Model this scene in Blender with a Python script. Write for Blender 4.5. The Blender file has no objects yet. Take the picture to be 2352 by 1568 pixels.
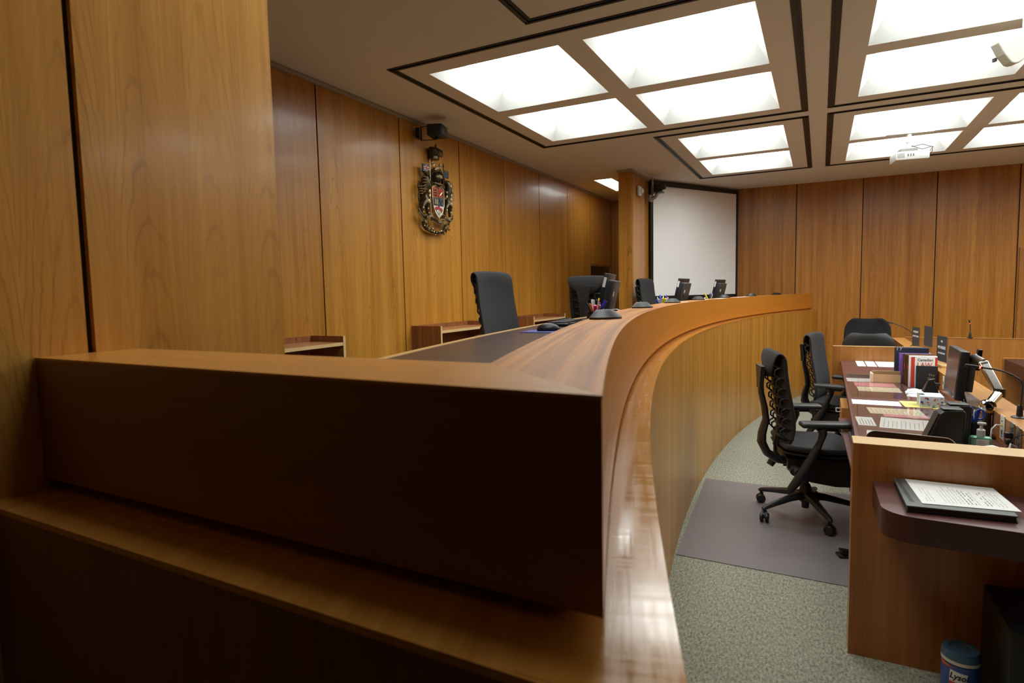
import bpy, bmesh, math, random
from mathutils import Vector, Matrix
random.seed(7)
SC = bpy.context.scene
COL = SC.collection
PI = math.pi

# ------------------------------------------------------------------ camera
F_PX = 1372.1
YAW, PITCH, ROLL = math.radians(27.3125), math.radians(-4.6253), math.radians(-1.1505)
def cam_axes():
    cy, sy = math.cos(YAW), math.sin(YAW)
    f = Vector((-sy*math.cos(PITCH), cy*math.cos(PITCH), math.sin(PITCH)))
    r = Vector((cy, sy, 0)); u = r.cross(f)
    c, s = math.cos(ROLL), math.sin(ROLL)
    return c*r+s*u, -s*r+c*u, f
r_, u_, f_ = cam_axes()
cam = bpy.data.cameras.new('camera'); camo = bpy.data.objects.new('camera', cam); COL.objects.link(camo)
m = Matrix(((r_.x, u_.x, -f_.x, 0), (r_.y, u_.y, -f_.y, 0), (r_.z, u_.z, -f_.z, 1.509), (0, 0, 0, 1)))
camo.matrix_world = m
cam.sensor_width = 36.0; cam.lens = F_PX/2352*36.0
cam.clip_start = 0.02; cam.clip_end = 60
cam.dof.use_dof = True; cam.dof.focus_distance = 4.6; cam.dof.aperture_fstop = 6.0
SC.camera = camo
# ------------------------------------------------------------------ world / exposure
w = bpy.data.worlds.new('world'); SC.world = w; w.use_nodes = True
w.node_tree.nodes['Background'].inputs[0].default_value = (0.02, 0.02, 0.02, 1)
w.node_tree.nodes['Background'].inputs[1].default_value = 0.2
SC.view_settings.view_transform = 'Standard'
SC.view_settings.look = 'None'
SC.view_settings.exposure = 1.08
SC.view_settings.gamma = 1.0
SC.view_settings.use_curve_mapping = False
PANEL_E = 3.6         # radiance of the fluorescent diffusers
SC.cycles.max_bounces = 8
SC.cycles.diffuse_bounces = 5
SC.cycles.glossy_bounces = 4
SC.cycles.transparent_max_bounces = 12
SC.cycles.caustics_reflective = False
SC.cycles.caustics_refractive = False
SC.cycles.sample_clamp_indirect = 6.0

# ------------------------------------------------------------------ materials
def srgb(r, g, b):
    def f(c):
        c /= 255.0
        return c/12.92 if c <= .04045 else ((c+.055)/1.055)**2.4
    return (f(r), f(g), f(b), 1.0)
MATS = {}
def pm(name, col, rough=.5, metal=0.0, spec=.5, coat=0.0, bump=None, emit=None, estr=0, sheen=0, alpha=None):
    if name in MATS: return MATS[name]
    m = bpy.data.materials.new(name); m.use_nodes = True
    nt = m.node_tree; b = nt.nodes['Principled BSDF']
    if len(col) == 3: col = (*col, 1)
    b.inputs['Base Color'].default_value = col
    b.inputs['Roughness'].default_value = rough
    b.inputs['Metallic'].default_value = metal
    b.inputs['Specular IOR Level'].default_value = spec
    b.inputs['Coat Weight'].default_value = coat
    if sheen: b.inputs['Sheen Weight'].default_value = sheen
    if emit:
        b.inputs['Emission Color'].default_value = emit; b.inputs['Emission Strength'].default_value = estr
    # a little tonal variation so nothing is dead flat
    n = nt.nodes.new('ShaderNodeTexNoise'); tc = nt.nodes.new('ShaderNodeTexCoord')
    nt.links.new(tc.outputs['Object'], n.inputs['Vector'])
    sc, amt = bump if bump else (60, .02)
    n.inputs['Scale'].default_value = sc; n.inputs['Detail'].default_value = 3
    mx = nt.nodes.new('ShaderNodeMix'); mx.data_type = 'RGBA'; mx.blend_type = 'MULTIPLY'
    mx.inputs[0].default_value = 0.25 if bump else 0.12
    mx.inputs[6].default_value = col
    nt.links.new(n.outputs['Fac'], mx.inputs[7]); nt.links.new(mx.outputs[2], b.inputs['Base Color'])
    if bump:
        bp = nt.nodes.new('ShaderNodeBump'); bp.inputs['Strength'].default_value = amt; bp.inputs['Distance'].default_value = .002
        nt.links.new(n.outputs['Fac'], bp.inputs['Height']); nt.links.new(bp.outputs[0], b.inputs['Normal'])
    MATS[name] = m
    return m

CX, CY, CR = 14.142, 5.051, 14.952
def wood(name, light, dark, across=(0, 1, 0), along=(0, 0, 1), leaf=.28, panel=.925, poff=0.0, cath=1.0,
         rough=.36, polar=None, fine=160, coat=.15, linew=.45, kv=7.0, scratch=0.0, broad=14, contrast=1.0, spec=.5):
    m = bpy.data.materials.new(name); m.use_nodes = True
    nt = m.node_tree; N = nt.nodes; L = nt.links; b = N['Principled BSDF']
    def val(x):
        return x
    def mth(op, a, bb=None, c=None):
        n = N.new('ShaderNodeMath'); n.operation = op
        for i, x in enumerate((a, bb, c)):
            if x is None: continue
            if isinstance(x, (int, float)): n.inputs[i].default_value = x
            else: L.new(x, n.inputs[i])
        return n.outputs[0]
    tc = N.new('ShaderNodeTexCoord'); P = tc.outputs['Object']
    def dot(v):
        n = N.new('ShaderNodeVectorMath'); n.operation = 'DOT_PRODUCT'; L.new(P, n.inputs[0]); n.inputs[1].default_value = v
        return n.outputs['Value']
    if polar:
        x = mth('SUBTRACT', dot((1, 0, 0)), CX); y = mth('SUBTRACT', dot((0, 1, 0)), CY)
        rad = mth('SQRT', mth('ADD', mth('MULTIPLY', x, x), mth('MULTIPLY', y, y)))
        ang = mth('MULTIPLY', mth('ARCTAN2', y, mth('MULTIPLY', x, -1)), CR)
        if polar == 'vertical': s, v = ang, dot((0, 0, 1))
        elif polar == 'top': s, v = rad, ang
        else: s, v = dot((0, 0, 1)), ang
    else:
        s, v = dot(across), dot(along)
    third = dot((1, 1, 1))
    pid = mth('FLOOR', mth('DIVIDE', mth('SUBTRACT', s, poff), panel))
    wn = N.new('ShaderNodeTexWhiteNoise'); wn.noise_dimensions = '1D'; L.new(pid, wn.inputs['W']); rnd = wn.outputs['Value']
    v2 = mth('ADD', v, mth('MULTIPLY', rnd, 7.3))
    u = mth('SUBTRACT', mth('FRACT', mth('DIVIDE', mth('SUBTRACT', s, poff), leaf)), .5)
    def noise(a, bb, c, sc=1.0, det=3, rough_=.55):
        cv = N.new('ShaderNodeCombineXYZ')
        for i, x in enumerate((a, bb, c)):
            if isinstance(x, (int, float)): cv.inputs[i].default_value = x
            else: L.new(x, cv.inputs[i])
        n = N.new('ShaderNodeTexNoise'); n.inputs['Scale'].default_value = sc; n.inputs['Detail'].default_value = det
        n.inputs['Roughness'].default_value = rough_
        L.new(cv.outputs[0], n.inputs['Vector']); return n.outputs['Fac']
    wob = noise(mth('MULTIPLY', u, leaf*9), mth('MULTIPLY', v2, 2.2), pid, 1.0, 4)
    wob2 = noise(mth('MULTIPLY', s, 45), mth('MULTIPLY', v2, 14), 3.1, 1.0, 3)
    shift = mth('MULTIPLY', mth('SUBTRACT', noise(mth('MULTIPLY', v2, .9), pid, 5.5), .5), .35)
    uc = mth('SUBTRACT', u, shift)
    phase = mth('ADD', mth('ADD', mth('MULTIPLY', v2, kv), mth('MULTIPLY', mth('MULTIPLY', uc, uc), 110*leaf)),
                mth('ADD', mth('MULTIPLY', wob, 3.2), mth('MULTIPLY', wob2, .55)))
    sn = mth('ADD', mth('MULTIPLY', mth('SINE', mth('MULTIPLY', phase, 2*PI)), .5), .5)
    line = mth('POWER', sn, 16)
    patch = noise(mth('MULTIPLY', s, 9), mth('MULTIPLY', v2, 1.5), 9.0, 1.0, 2)
    pmask = mth('MULTIPLY', mth('SUBTRACT', patch, .36), 3.2)
    pmn = N.new('ShaderNodeClamp'); L.new(pmask, pmn.inputs[0])
    line = mth('MULTIPLY', mth('MULTIPLY', line, pmn.outputs[0]), linew*cath)
    fineN = noise(mth('MULTIPLY', s, fine), mth('MULTIPLY', v2, 5), mth('MULTIPLY', third, .3), 1.0, 2)
    mid = noise(mth('MULTIPLY', s, fine*.3), mth('MULTIPLY', v2, 1.3), pid, 1.0, 3)
    brd = noise(mth('MULTIPLY', s, broad), mth('MULTIPLY', v2, .35), mth('MULTIPLY', pid, 3.7), 1.0, 3)
    tone = mth('ADD', mth('ADD', mth('MULTIPLY', brd, .9), mth('MULTIPLY', mid, .45)), mth('MULTIPLY', fineN, .28))
    tone = mth('ADD', mth('MULTIPLY', mth('SUBTRACT', tone, .815), 1.75*contrast), .5)
    tone = mth('ADD', tone, mth('MULTIPLY', mth('SUBTRACT', rnd, .5), .22))
    cl = N.new('ShaderNodeClamp'); L.new(tone, cl.inputs[0])
    mx = N.new('ShaderNodeMix'); mx.data_type = 'RGBA'
    L.new(cl.outputs[0], mx.inputs[0]); mx.inputs[6].default_value = (*dark[:3], 1); mx.inputs[7].default_value = (*light[:3], 1)
    mx2 = N.new('ShaderNodeMix'); mx2.data_type = 'RGBA'
    L.new(line, mx2.inputs[0]); L.new(mx.outputs[2], mx2.inputs[6])
    mx2.inputs[7].default_value = (dark[0]*.28, dark[1]*.24, dark[2]*.22, 1)
    L.new(mx2.outputs[2], b.inputs['Base Color'])
    ro = mth('ADD', mth('MULTIPLY', mth('SUBTRACT', mid, .5), .22), rough)
    if scratch:
        sc1 = noise(mth('MULTIPLY', s, 70 if 'ledge' in name else 130), mth('MULTIPLY', v, 6), 2.0, 1.0, 4)
        sc2 = noise(mth('MULTIPLY', s, 6), mth('MULTIPLY', v, 85), 4.0, 1.0, 3) if 'ledge' in name else noise(mth('MULTIPLY', s, 190), mth('MULTIPLY', v, 7), 4.0, 1.0, 2)
        ro = mth('ADD', ro, mth('MULTIPLY', mth('SUBTRACT', mth('ADD', sc1, sc2), 1.0), scratch))
    L.new(ro, b.inputs['Roughness'])
    b.inputs['Specular IOR Level'].default_value = spec
    b.inputs['Coat Weight'].default_value = coat; b.inputs['Coat Roughness'].default_value = .12
    bp = N.new('ShaderNodeBump'); bp.inputs['Strength'].default_value = .22; bp.inputs['Distance'].default_value = .001
    L.new(mth('ADD', mid, mth('MULTIPLY', fineN, .6)), bp.inputs['Height']); L.new(bp.outputs[0], b.inputs['Normal'])
    MATS[name] = m
    return m

TL, TD = (.58, .275, .040), (.34, .125, .012)
w_left = wood('teak_left', TL, TD, across=(0, 1, 0), leaf=.308, panel=.925, poff=.41-.925*2, kv=4)
w_near = wood('teak_near', (.76, .40, .090), (.52, .235, .038), across=(0, 1, 0), leaf=.150, panel=1.3, poff=.62-1.3, kv=7, linew=.42, rough=.27, coat=.3, fine=300, broad=20)
w_back = wood('teak_back', (.50, .215, .032), (.28, .095, .011), across=(1, 0, 0), leaf=.283, panel=.85, poff=-.334, kv=3.4, linew=.3, contrast=1.25)
w_part = wood('teak_partition', TL, TD, across=(.7, .7, 0), leaf=.21, kv=3.5)
w_front = wood('teak_bench_front', (.62, .305, .050), (.32, .130, .014), polar='vertical', leaf=.16, panel=.16, cath=.35, fine=190, broad=34, contrast=1.35)
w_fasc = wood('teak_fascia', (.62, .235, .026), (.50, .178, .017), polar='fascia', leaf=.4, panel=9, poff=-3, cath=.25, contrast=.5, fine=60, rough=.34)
w_fascw_shade = wood('teak_fascia_shaded', (.30, .125, .028), (.20, .075, .015), across=(0, 0, 1), along=(1, 0, 0), leaf=.4, panel=9, poff=-3, cath=.4, contrast=.7, fine=80)  # darker copy of the fascia teak, shade of the wing front in its colour
w_top = wood('teak_band_top', (.56, .225, .050), (.27, .095, .018), polar='top', leaf=.17, panel=9, poff=-3, cath=0, fine=260, broad=60, rough=.40, scratch=.04, kv=2.5, coat=.04, contrast=2.0, spec=.22)
w_ledge = wood('teak_ledge', (.64, .32, .070), (.46, .19, .030), polar='top', leaf=.2, panel=9, poff=-3, cath=0, fine=240, broad=50, rough=.17, scratch=.40, kv=2, coat=.5)
w_wingtop = wood('teak_wing_top', (.54, .235, .038), (.44, .18, .026), across=(0, 1, 0), along=(1, 0, 0), leaf=.3, panel=9, poff=-3, cath=.2, contrast=.6, fine=120, rough=.33)
w_wing_shade = wood('teak_wing_shaded', (.26, .115, .03), (.16, .066, .016), across=(1, 0, 0), leaf=.3, panel=.6, kv=4)  # same teak as elsewhere, darkened to put the wing's shade into its colour
w_trim = wood('oak_trim', (.66, .42, .17), (.50, .29, .10), polar='top', leaf=.3, panel=9, poff=-3, cath=.2, fine=260, contrast=.8)
w_desk = wood('teak_desk_panel', (.44, .165, .032), (.27, .088, .014), across=(1, .35, 0), leaf=.30, panel=3, poff=-.3, kv=3.5, linew=.35, fine=220, rough=.32)
w_deskcap = wood('maple_cap', (.78, .55, .28), (.66, .43, .20), across=(0, 1, 0), along=(1, 0, 0), leaf=.5, panel=9, poff=-3, cath=.1, fine=200, contrast=.6, rough=.33)
w_count = wood('teak_counter', (.58, .285, .085), (.44, .195, .05), across=(1, 0, 0), along=(0, 1, 0), leaf=.5, panel=9, poff=-3, cath=.15, fine=150, contrast=.9, rough=.33)
w_barr = wood('teak_barrier', (.46, .195, .042), (.27, .10, .02), across=(1, .2, 0), leaf=.25, panel=1.1, kv=3, linew=.3)
w_wal = wood('walnut_cabinet', (.36, .13, .045), (.17, .055, .02), across=(.6, 1, 0), leaf=.12, panel=5, kv=3, fine=140, broad=40, contrast=1.2)
w_walx = wood('walnut_shelf', (.50, .24, .10), (.33, .13, .05), across=(1, 0, 0), along=(0, 1, 0), leaf=.2, panel=5, kv=2, fine=160, broad=50)
m_dark = pm('dark_gap', (.012, .006, .004), .8)
m_ceil = pm('ceiling_plaster', (.88, .82, .74), .9, spec=.2, bump=(220, .15))
m_slot = pm('slot_black', (.010, .010, .011), .5)
m_mould = pm('ceiling_mould', (.42, .37, .32), .6)
m_lwall = pm('light_reflector', (.84, .86, .85), .7)
m_diff = pm('diffuser', (1, 1, 1), .5, emit=(.96, 1.0, .965, 1), estr=PANEL_E)
m_lam = pm('maroon_laminate', (.125, .048, .042), .34, spec=.55)
m_lamd = pm('maroon_edge', (.060, .020, .020), .35)
m_black = pm('black_plastic', (.012, .012, .013), .42)
m_blackg = pm('black_gloss', (.010, .009, .009), .16)
m_dgrey = pm('dark_grey_plastic', (.035, .036, .038), .45)
m_pad = pm('arm_pad_rubber', (.030, .031, .034), .38)
m_frame = pm('graphite_frame', (.021, .021, .023), .40)
m_fab = pm('charcoal_mesh_fabric', (.036, .036, .038), .9, spec=.25, bump=(700, .8), sheen=.05)
m_fab2 = pm('black_fabric', (.010, .010, .011), .9, bump=(500, .4))
m_vinyl = pm('grey_vinyl', (.030, .033, .035), .42)
m_chrome = pm('chrome', (.80, .80, .82), .10, metal=1.0)
m_steel = pm('brushed_steel', (.42, .40, .38), .32, metal=1.0)
m_white = pm('white_plastic', (.66, .66, .64), .35)
m_offw = pm('ivory_plastic', (.70, .71, .62), .38)
m_paper = pm('white_paper', (.86, .86, .85), .7)
m_paper2 = pm('cream_paper', (.80, .68, .48), .75)
m_pink = pm('pink_paper', (.78, .28, .34), .7)
m_yel = pm('yellow_paper', (.85, .78, .25), .7)
m_kraft = pm('kraft_card', (.60, .42, .22), .75)
m_ink = pm('ink', (.05, .05, .055), .7)
m_inkg = pm('grey_print', (.35, .35, .36), .7)
m_navy = pm('navy_binder', (.012, .016, .040), .45)
m_purple = pm('purple_folder', (.20, .09, .42), .4)
m_brown = pm('brown_leather', (.16, .07, .025), .55)
m_red = pm('red_print', (.70, .06, .04), .5)
m_blue = pm('blue_plastic', (.02, .09, .50), .3)
m_bluepen = pm('blue_pen', (.03, .03, .38), .25)
m_orange = pm('orange_pen', (.80, .16, .02), .35)
m_hot = pm('pink_highlighter', (.85, .03, .18), .3)
m_yelp = pm('yellow_highlighter', (.85, .75, .04), .3)
m_pencil = pm('pencil_wood', (.55, .22, .12), .5)
m_mousepad = pm('blue_mousepad', (.07, .07, .33), .55)
m_bronze = pm('bronze', (.085, .066, .038), .34, metal=.85)
m_gold = pm('gold_highlight', (.62, .50, .28), .34, metal=.8)
m_enr = pm('red_enamel', (.42, .035, .02), .35)
m_enb = pm('blue_enamel', (.02, .05, .12), .35)
m_enw = pm('white_enamel', (.80, .80, .76), .35)
m_screen = pm('screen_fabric', (.97, .97, .97), .9)
m_led = pm('red_led', (.8, .02, .02), .4, emit=(1, .05, .03, 1), estr=4)
m_green = pm('green_gel', (.16, .42, .28), .15)
m_canb = pm('canister_blue', (.045, .10, .38), .35)
m_canlid = pm('canister_lid', (.055, .13, .22), .4)
m_oran2 = pm('canister_orange', (.70, .12, .02), .4)
m_bin = pm('bin_black', (.006, .006, .007), .5)
m_lcd = pm('lcd_screen', (.045, .030, .024), .22)
m_meshcup = pm('mesh_cup', (.020, .014, .014), .35)
m_pat = pm('tissue_box_card', (.62, .70, .80), .5)

def thin_glass(name, tint=(1, 1, 1, 1), refl=1.5, extra=.03):
    m = bpy.data.materials.new(name); m.use_nodes = True; nt = m.node_tree; nt.nodes.clear()
    o = nt.nodes.new('ShaderNodeOutputMaterial'); mx = nt.nodes.new('ShaderNodeMixShader')
    fr = nt.nodes.new('ShaderNodeFresnel'); fr.inputs[0].default_value = refl
    t = nt.nodes.new('ShaderNodeBsdfTransparent'); t.inputs[0].default_value = tint
    g = nt.nodes.new('ShaderNodeBsdfGlossy'); g.inputs['Roughness'].default_value = .04
    ad = nt.nodes.new('ShaderNodeMath'); ad.operation = 'ADD'; ad.inputs[1].default_value = extra
    ge = nt.nodes.new('ShaderNodeNewGeometry'); iv = nt.nodes.new('ShaderNodeMath'); iv.operation = 'SUBTRACT'; iv.inputs[0].default_value = 1
    ml = nt.nodes.new('ShaderNodeMath'); ml.operation = 'MULTIPLY'
    nt.links.new(ge.outputs['Backfacing'], iv.inputs[1]); nt.links.new(fr.outputs[0], ad.inputs[0])
    nt.links.new(ad.outputs[0], ml.inputs[0]); nt.links.new(iv.outputs[0], ml.inputs[1]); nt.links.new(ml.outputs[0], mx.inputs[0])
    nt.links.new(t.outputs[0], mx.inputs[1]); nt.links.new(g.outputs[0], mx.inputs[2]); nt.links.new(mx.outputs[0], o.inputs[0])
    return m
m_glass = thin_glass('clear_acrylic', (.98, .985, .98, 1), extra=.07)
m_acryl = thin_glass('clear_sign_acrylic', (.93, .95, .93, 1))
m_matp = pm('chair_mat_vinyl', (.235, .215, .23), .30, spec=.5, bump=(900, .5))

def carpet():
    m = bpy.data.materials.new('carpet'); m.use_nodes = True; nt = m.node_tree; N = nt.nodes; L = nt.links; b = N['Principled BSDF']
    tc = N.new('ShaderNodeTexCoord')
    mp = N.new('ShaderNodeMapping'); mp.inputs['Scale'].default_value = (1, 2.6, 1); L.new(tc.outputs['Object'], mp.inputs[0])
    n1 = N.new('ShaderNodeTexNoise'); n1.inputs['Scale'].default_value = 90; n1.inputs['Detail'].default_value = 4; L.new(mp.outputs[0], n1.inputs['Vector'])
    mp2 = N.new('ShaderNodeMapping'); mp2.inputs['Scale'].default_value = (2.6, 1, 1); L.new(tc.outputs['Object'], mp2.inputs[0])
    n2 = N.new('ShaderNodeTexNoise'); n2.inputs['Scale'].default_value = 40; n2.inputs['Detail'].default_value = 3; L.new(mp2.outputs[0], n2.inputs['Vector'])
    n3 = N.new('ShaderNodeTexNoise'); n3.inputs['Scale'].default_value = 420; n3.inputs['Detail'].default_value = 2; L.new(tc.outputs['Object'], n3.inputs['Vector'])
    a = N.new('ShaderNodeMath'); a.operation = 'ADD'; L.new(n1.outputs['Fac'], a.inputs[0]); L.new(n2.outputs['Fac'], a.inputs[1])
    a2 = N.new('ShaderNodeMath'); a2.operation = 'ADD'; L.new(a.outputs[0], a2.inputs[0]); L.new(n3.outputs['Fac'], a2.inputs[1])
    cr = N.new('ShaderNodeValToRGB'); cr.color_ramp.elements[0].position = .38; cr.color_ramp.elements[1].position = .62
    cr.color_ramp.elements[0].color = (.12, .125, .095, 1); cr.color_ramp.elements[1].color = (.58, .585, .47, 1)
    d = N.new('ShaderNodeMath'); d.operation = 'DIVIDE'; L.new(a2.outputs[0], d.inputs[0]); d.inputs[1].default_value = 3
    L.new(d.outputs[0], cr.inputs[0]); L.new(cr.outputs[0], b.inputs['Base Color'])
    b.inputs['Roughness'].default_value = .95; b.inputs['Specular IOR Level'].default_value = .1
    bp = N.new('ShaderNodeBump'); bp.inputs['Strength'].default_value = .8; bp.inputs['Distance'].default_value = .004
    L.new(a2.outputs[0], bp.inputs['Height']); L.new(bp.outputs[0], b.inputs['Normal'])
    return m
m_carpet = carpet()

def leather():
    m = bpy.data.materials.new('leather_desk_top'); m.use_nodes = True; nt = m.node_tree; N = nt.nodes; L = nt.links; b = N['Principled BSDF']
    tc = N.new('ShaderNodeTexCoord'); n = N.new('ShaderNodeTexNoise'); n.inputs['Scale'].default_value = 60; n.inputs['Detail'].default_value = 5
    L.new(tc.outputs['Object'], n.inputs['Vector'])
    cr = N.new('ShaderNodeValToRGB'); cr.color_ramp.elements[0].color = (.026, .012, .009, 1); cr.color_ramp.elements[1].color = (.055, .027, .020, 1)
    cr.color_ramp.elements[0].position = .3; cr.color_ramp.elements[1].position = .7
    L.new(n.outputs['Fac'], cr.inputs[0]); L.new(cr.outputs[0], b.inputs['Base Color'])
    mp = N.new('ShaderNodeMath'); mp.operation = 'MULTIPLY_ADD'; mp.inputs[1].default_value = .12; mp.inputs[2].default_value = .26
    L.new(n.outputs['Fac'], mp.inputs[0]); L.new(mp.outputs[0], b.inputs['Roughness'])
    return m
m_leath = leather()

# ------------------------------------------------------------------ mesh builder
class MB:
    def __init__(s): s.v = []; s.f = []; s.mi = []; s.sm = []
    def add(s, vs, fs, mi=0, M=None, smooth=False):
        o = len(s.v)
        for p in vs:
            p = Vector(p)
            s.v.append(M @ p if M else p)
        for f in fs: s.f.append(tuple(i+o for i in f)); s.mi.append(mi); s.sm.append(smooth)
        return s
    def box(s, x0, x1, y0, y1, z0, z1, mi=0, M=None, bev=0.0, seg=2):
        if bev > 0:
            bm = bmesh.new(); bmesh.ops.create_cube(bm, size=1)
            for v in bm.verts:
                v.co = Vector(((x0+x1)/2+v.co.x*(x1-x0), (y0+y1)/2+v.co.y*(y1-y0), (z0+z1)/2+v.co.z*(z1-z0)))
            bmesh.ops.bevel(bm, geom=bm.edges[:], offset=bev, segments=seg, profile=.5, affect='EDGES')
            vs = [v.co.copy() for v in bm.verts]; bm.verts.index_update(); fs = [[v.index for v in f.verts] for f in bm.faces]
            bm.free(); return s.add(vs, fs, mi, M, True)
        vs = [(x0, y0, z0), (x1, y0, z0), (x1, y1, z0), (x0, y1, z0), (x0, y0, z1), (x1, y0, z1), (x1, y1, z1), (x0, y1, z1)]
        return s.add(vs, [(0, 3, 2, 1), (4, 5, 6, 7), (0, 1, 5, 4), (1, 2, 6, 5), (2, 3, 7, 6), (3, 0, 4, 7)], mi, M)
    def tube(s, pts, rad, mi=0, M=None, n=10, flat=None, caps=True):
        pts = [Vector(p) for p in pts]
        if isinstance(rad, (int, float)): rad = [rad]*len(pts)
        vs = []; fs = []
        up = None
        for i, p in enumerate(pts):
            d = (pts[min(i+1, len(pts)-1)]-pts[max(i-1, 0)]).normalized()
            if up is None:
                up = Vector((0, 0, 1)) if abs(d.z) < .9 else Vector((1, 0, 0))
            a = d.cross(up)
            if a.length < 1e-5: a = d.cross(Vector((0, 1, 0)))
            a.normalize(); b = a.cross(d).normalized(); up = b
            fa = flat[0] if flat else 1; fb = flat[1] if flat else 1
            for k in range(n):
                t = 2*PI*k/n; vs.append(p+a*math.cos(t)*rad[i]*fa+b*math.sin(t)*rad[i]*fb)
        for i in range(len(pts)-1):
            for k in range(n):
                k2 = (k+1) % n
                fs.append((i*n+k, i*n+k2, (i+1)*n+k2, (i+1)*n+k))
        if caps:
            fs.append(tuple(range(n))[::-1]); fs.append(tuple((len(pts)-1)*n+k for k in range(n)))
        return s.add(vs, fs, mi, M, True)
    def lathe(s, prof, c=(0, 0, 0), mi=0, M=None, n=24):
        vs = []; fs = []; m = len(prof)
        for k in range(n):
            t = 2*PI*k/n
            for r, z in prof: vs.append((c[0]+r*math.cos(t), c[1]+r*math.sin(t), c[2]+z))
        for k in range(n):
            k2 = (k+1) % n
            for i in range(m-1): fs.append((k*m+i, k2*m+i, k2*m+i+1, k*m+i+1))
        if prof[0][0] > 1e-6: fs.append(tuple(k*m for k in range(n))[::-1])
        if prof[-1][0] > 1e-6: fs.append(tuple(k*m+m-1 for k in range(n)))
        return s.add(vs, fs, mi, M, True)
    def ball(s, c, r, mi=0, M=None, n=12):
        if isinstance(r, (int, float)): r = (r, r, r)
        vs = []; fs = []; h = n//2
        for i in range(h+1):
            ph = PI*i/h
            for k in range(n):
                t = 2*PI*k/n
                vs.append((c[0]+r[0]*math.sin(ph)*math.cos(t), c[1]+r[1]*math.sin(ph)*math.sin(t), c[2]+r[2]*math.cos(ph)))
        for i in range(h):
            for k in range(n):
                k2 = (k+1) % n; fs.append((i*n+k, (i+1)*n+k, (i+1)*n+k2, i*n+k2))
        return s.add(vs, fs, mi, M, True)
    def prism(s, poly, z0, z1, mi=0, M=None, smooth=False):   # poly in xy
        n = len(poly); vs = [(x, y, z0) for x, y in poly]+[(x, y, z1) for x, y in poly]
        fs = [tuple(range(n))[::-1], tuple(range(n, 2*n))]+[(i, (i+1) % n, n+(i+1) % n, n+i) for i in range(n)]
        return s.add(vs, fs, mi, M, smooth)
    def yz(s, poly, x0, x1, mi=0, M=None):                      # poly in (y,z) extruded along x
        n = len(poly); vs = [(x0, y, z) for y, z in poly]+[(x1, y, z) for y, z in poly]
        fs = [tuple(range(n))[::-1], tuple(range(n, 2*n))]+[(i, (i+1) % n, n+(i+1) % n, n+i) for i in range(n)]
        return s.add(vs, fs, mi, M)
    def shell(s, grid, thick, mi=0, M=None, closed=True):       # grid[i][j] points -> thick sheet
        R, Cc = len(grid), len(grid[0]); G = [[Vector(p) for p in row] for row in grid]
        nr = [[None]*Cc for _ in range(R)]
        for i in range(R):
            for j in range(Cc):
                a = G[min(i+1, R-1)][j]-G[max(i-1, 0)][j]; b = G[i][min(j+1, Cc-1)]-G[i][max(j-1, 0)]
                nn = a.cross(b); nr[i][j] = nn.normalized() if nn.length > 0 else Vector((0, 0, 1))
        vs = [p for row in G for p in row]+[G[i][j]+nr[i][j]*(thick(i, j) if callable(thick) else thick) for i in range(R) for j in range(Cc)]
        o = R*Cc; fs = []
        for i in range(R-1):
            for j in range(Cc-1):
                a, b, c, d = i*Cc+j, i*Cc+j+1, (i+1)*Cc+j+1, (i+1)*Cc+j
                fs.append((a, b, c, d)); fs.append((o+a, o+d, o+c, o+b))
        for i in range(R-1):
            fs.append((i*Cc, (i+1)*Cc, o+(i+1)*Cc, o+i*Cc)); fs.append((i*Cc+Cc-1, o+i*Cc+Cc-1, o+(i+1)*Cc+Cc-1, (i+1)*Cc+Cc-1))
        for j in range(Cc-1):
            fs.append((j, o+j, o+j+1, j+1)); k = (R-1)*Cc; fs.append((k+j, k+j+1, o+k+j+1, o+k+j))
        return s.add(vs, fs, mi, M, True)
    def build(s, name, mats, parent=None, sub=0, bev=0):
        me = bpy.data.meshes.new(name); me.from_pydata([tuple(v) for v in s.v], [], s.f); me.update()
        if not isinstance(mats, (list, tuple)): mats = [mats]
        for mm in mats: me.materials.append(mm)
        me.polygons.foreach_set('material_index', s.mi); me.polygons.foreach_set('use_smooth', s.sm)
        bm = bmesh.new(); bm.from_mesh(me); bmesh.ops.recalc_face_normals(bm, faces=bm.faces)
        for e in bm.edges:
            if len(e.link_faces) == 2 and e.calc_face_angle(0) > math.radians(38): e.smooth = False
        bm.to_mesh(me); bm.free()
        o = bpy.data.objects.new(name, me); COL.objects.link(o)
        if parent: o.parent = parent
        if bev:
            md = o.modifiers.new('b', 'BEVEL'); md.width = bev; md.segments = 2; md.limit_method = 'ANGLE'
        if sub:
            md = o.modifiers.new('s', 'SUBSURF'); md.levels = sub; md.render_levels = sub
        return o
def tag(o, label=None, cat=None, group=None, kind=None):
    if label: o['label'] = label
    if cat: o['category'] = cat
    if group: o['group'] = group
    if kind: o['kind'] = kind
    return o
def thing(name, label, cat, loc=(0, 0, 0), rz=0, group=None):
    o = bpy.data.objects.new(name, None); COL.objects.link(o); o.empty_display_size = .1
    o.location = loc; o.rotation_euler = (0, 0, rz)
    return tag(o, label, cat, group)
def struct(mb, name, mats): return tag(mb.build(name, mats), kind='structure')
def dup(root, loc, rz, label, group=None, scale=None):
    def cp(o, par):
        c = o.copy(); COL.objects.link(c); c.parent = par
        for ch in list(o.children): cp(ch, c)
        return c
    r = cp(root, None); r.location = loc; r.rotation_euler = (0, 0, rz)
    r['label'] = label
    if group: r['group'] = group
    return r
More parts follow.
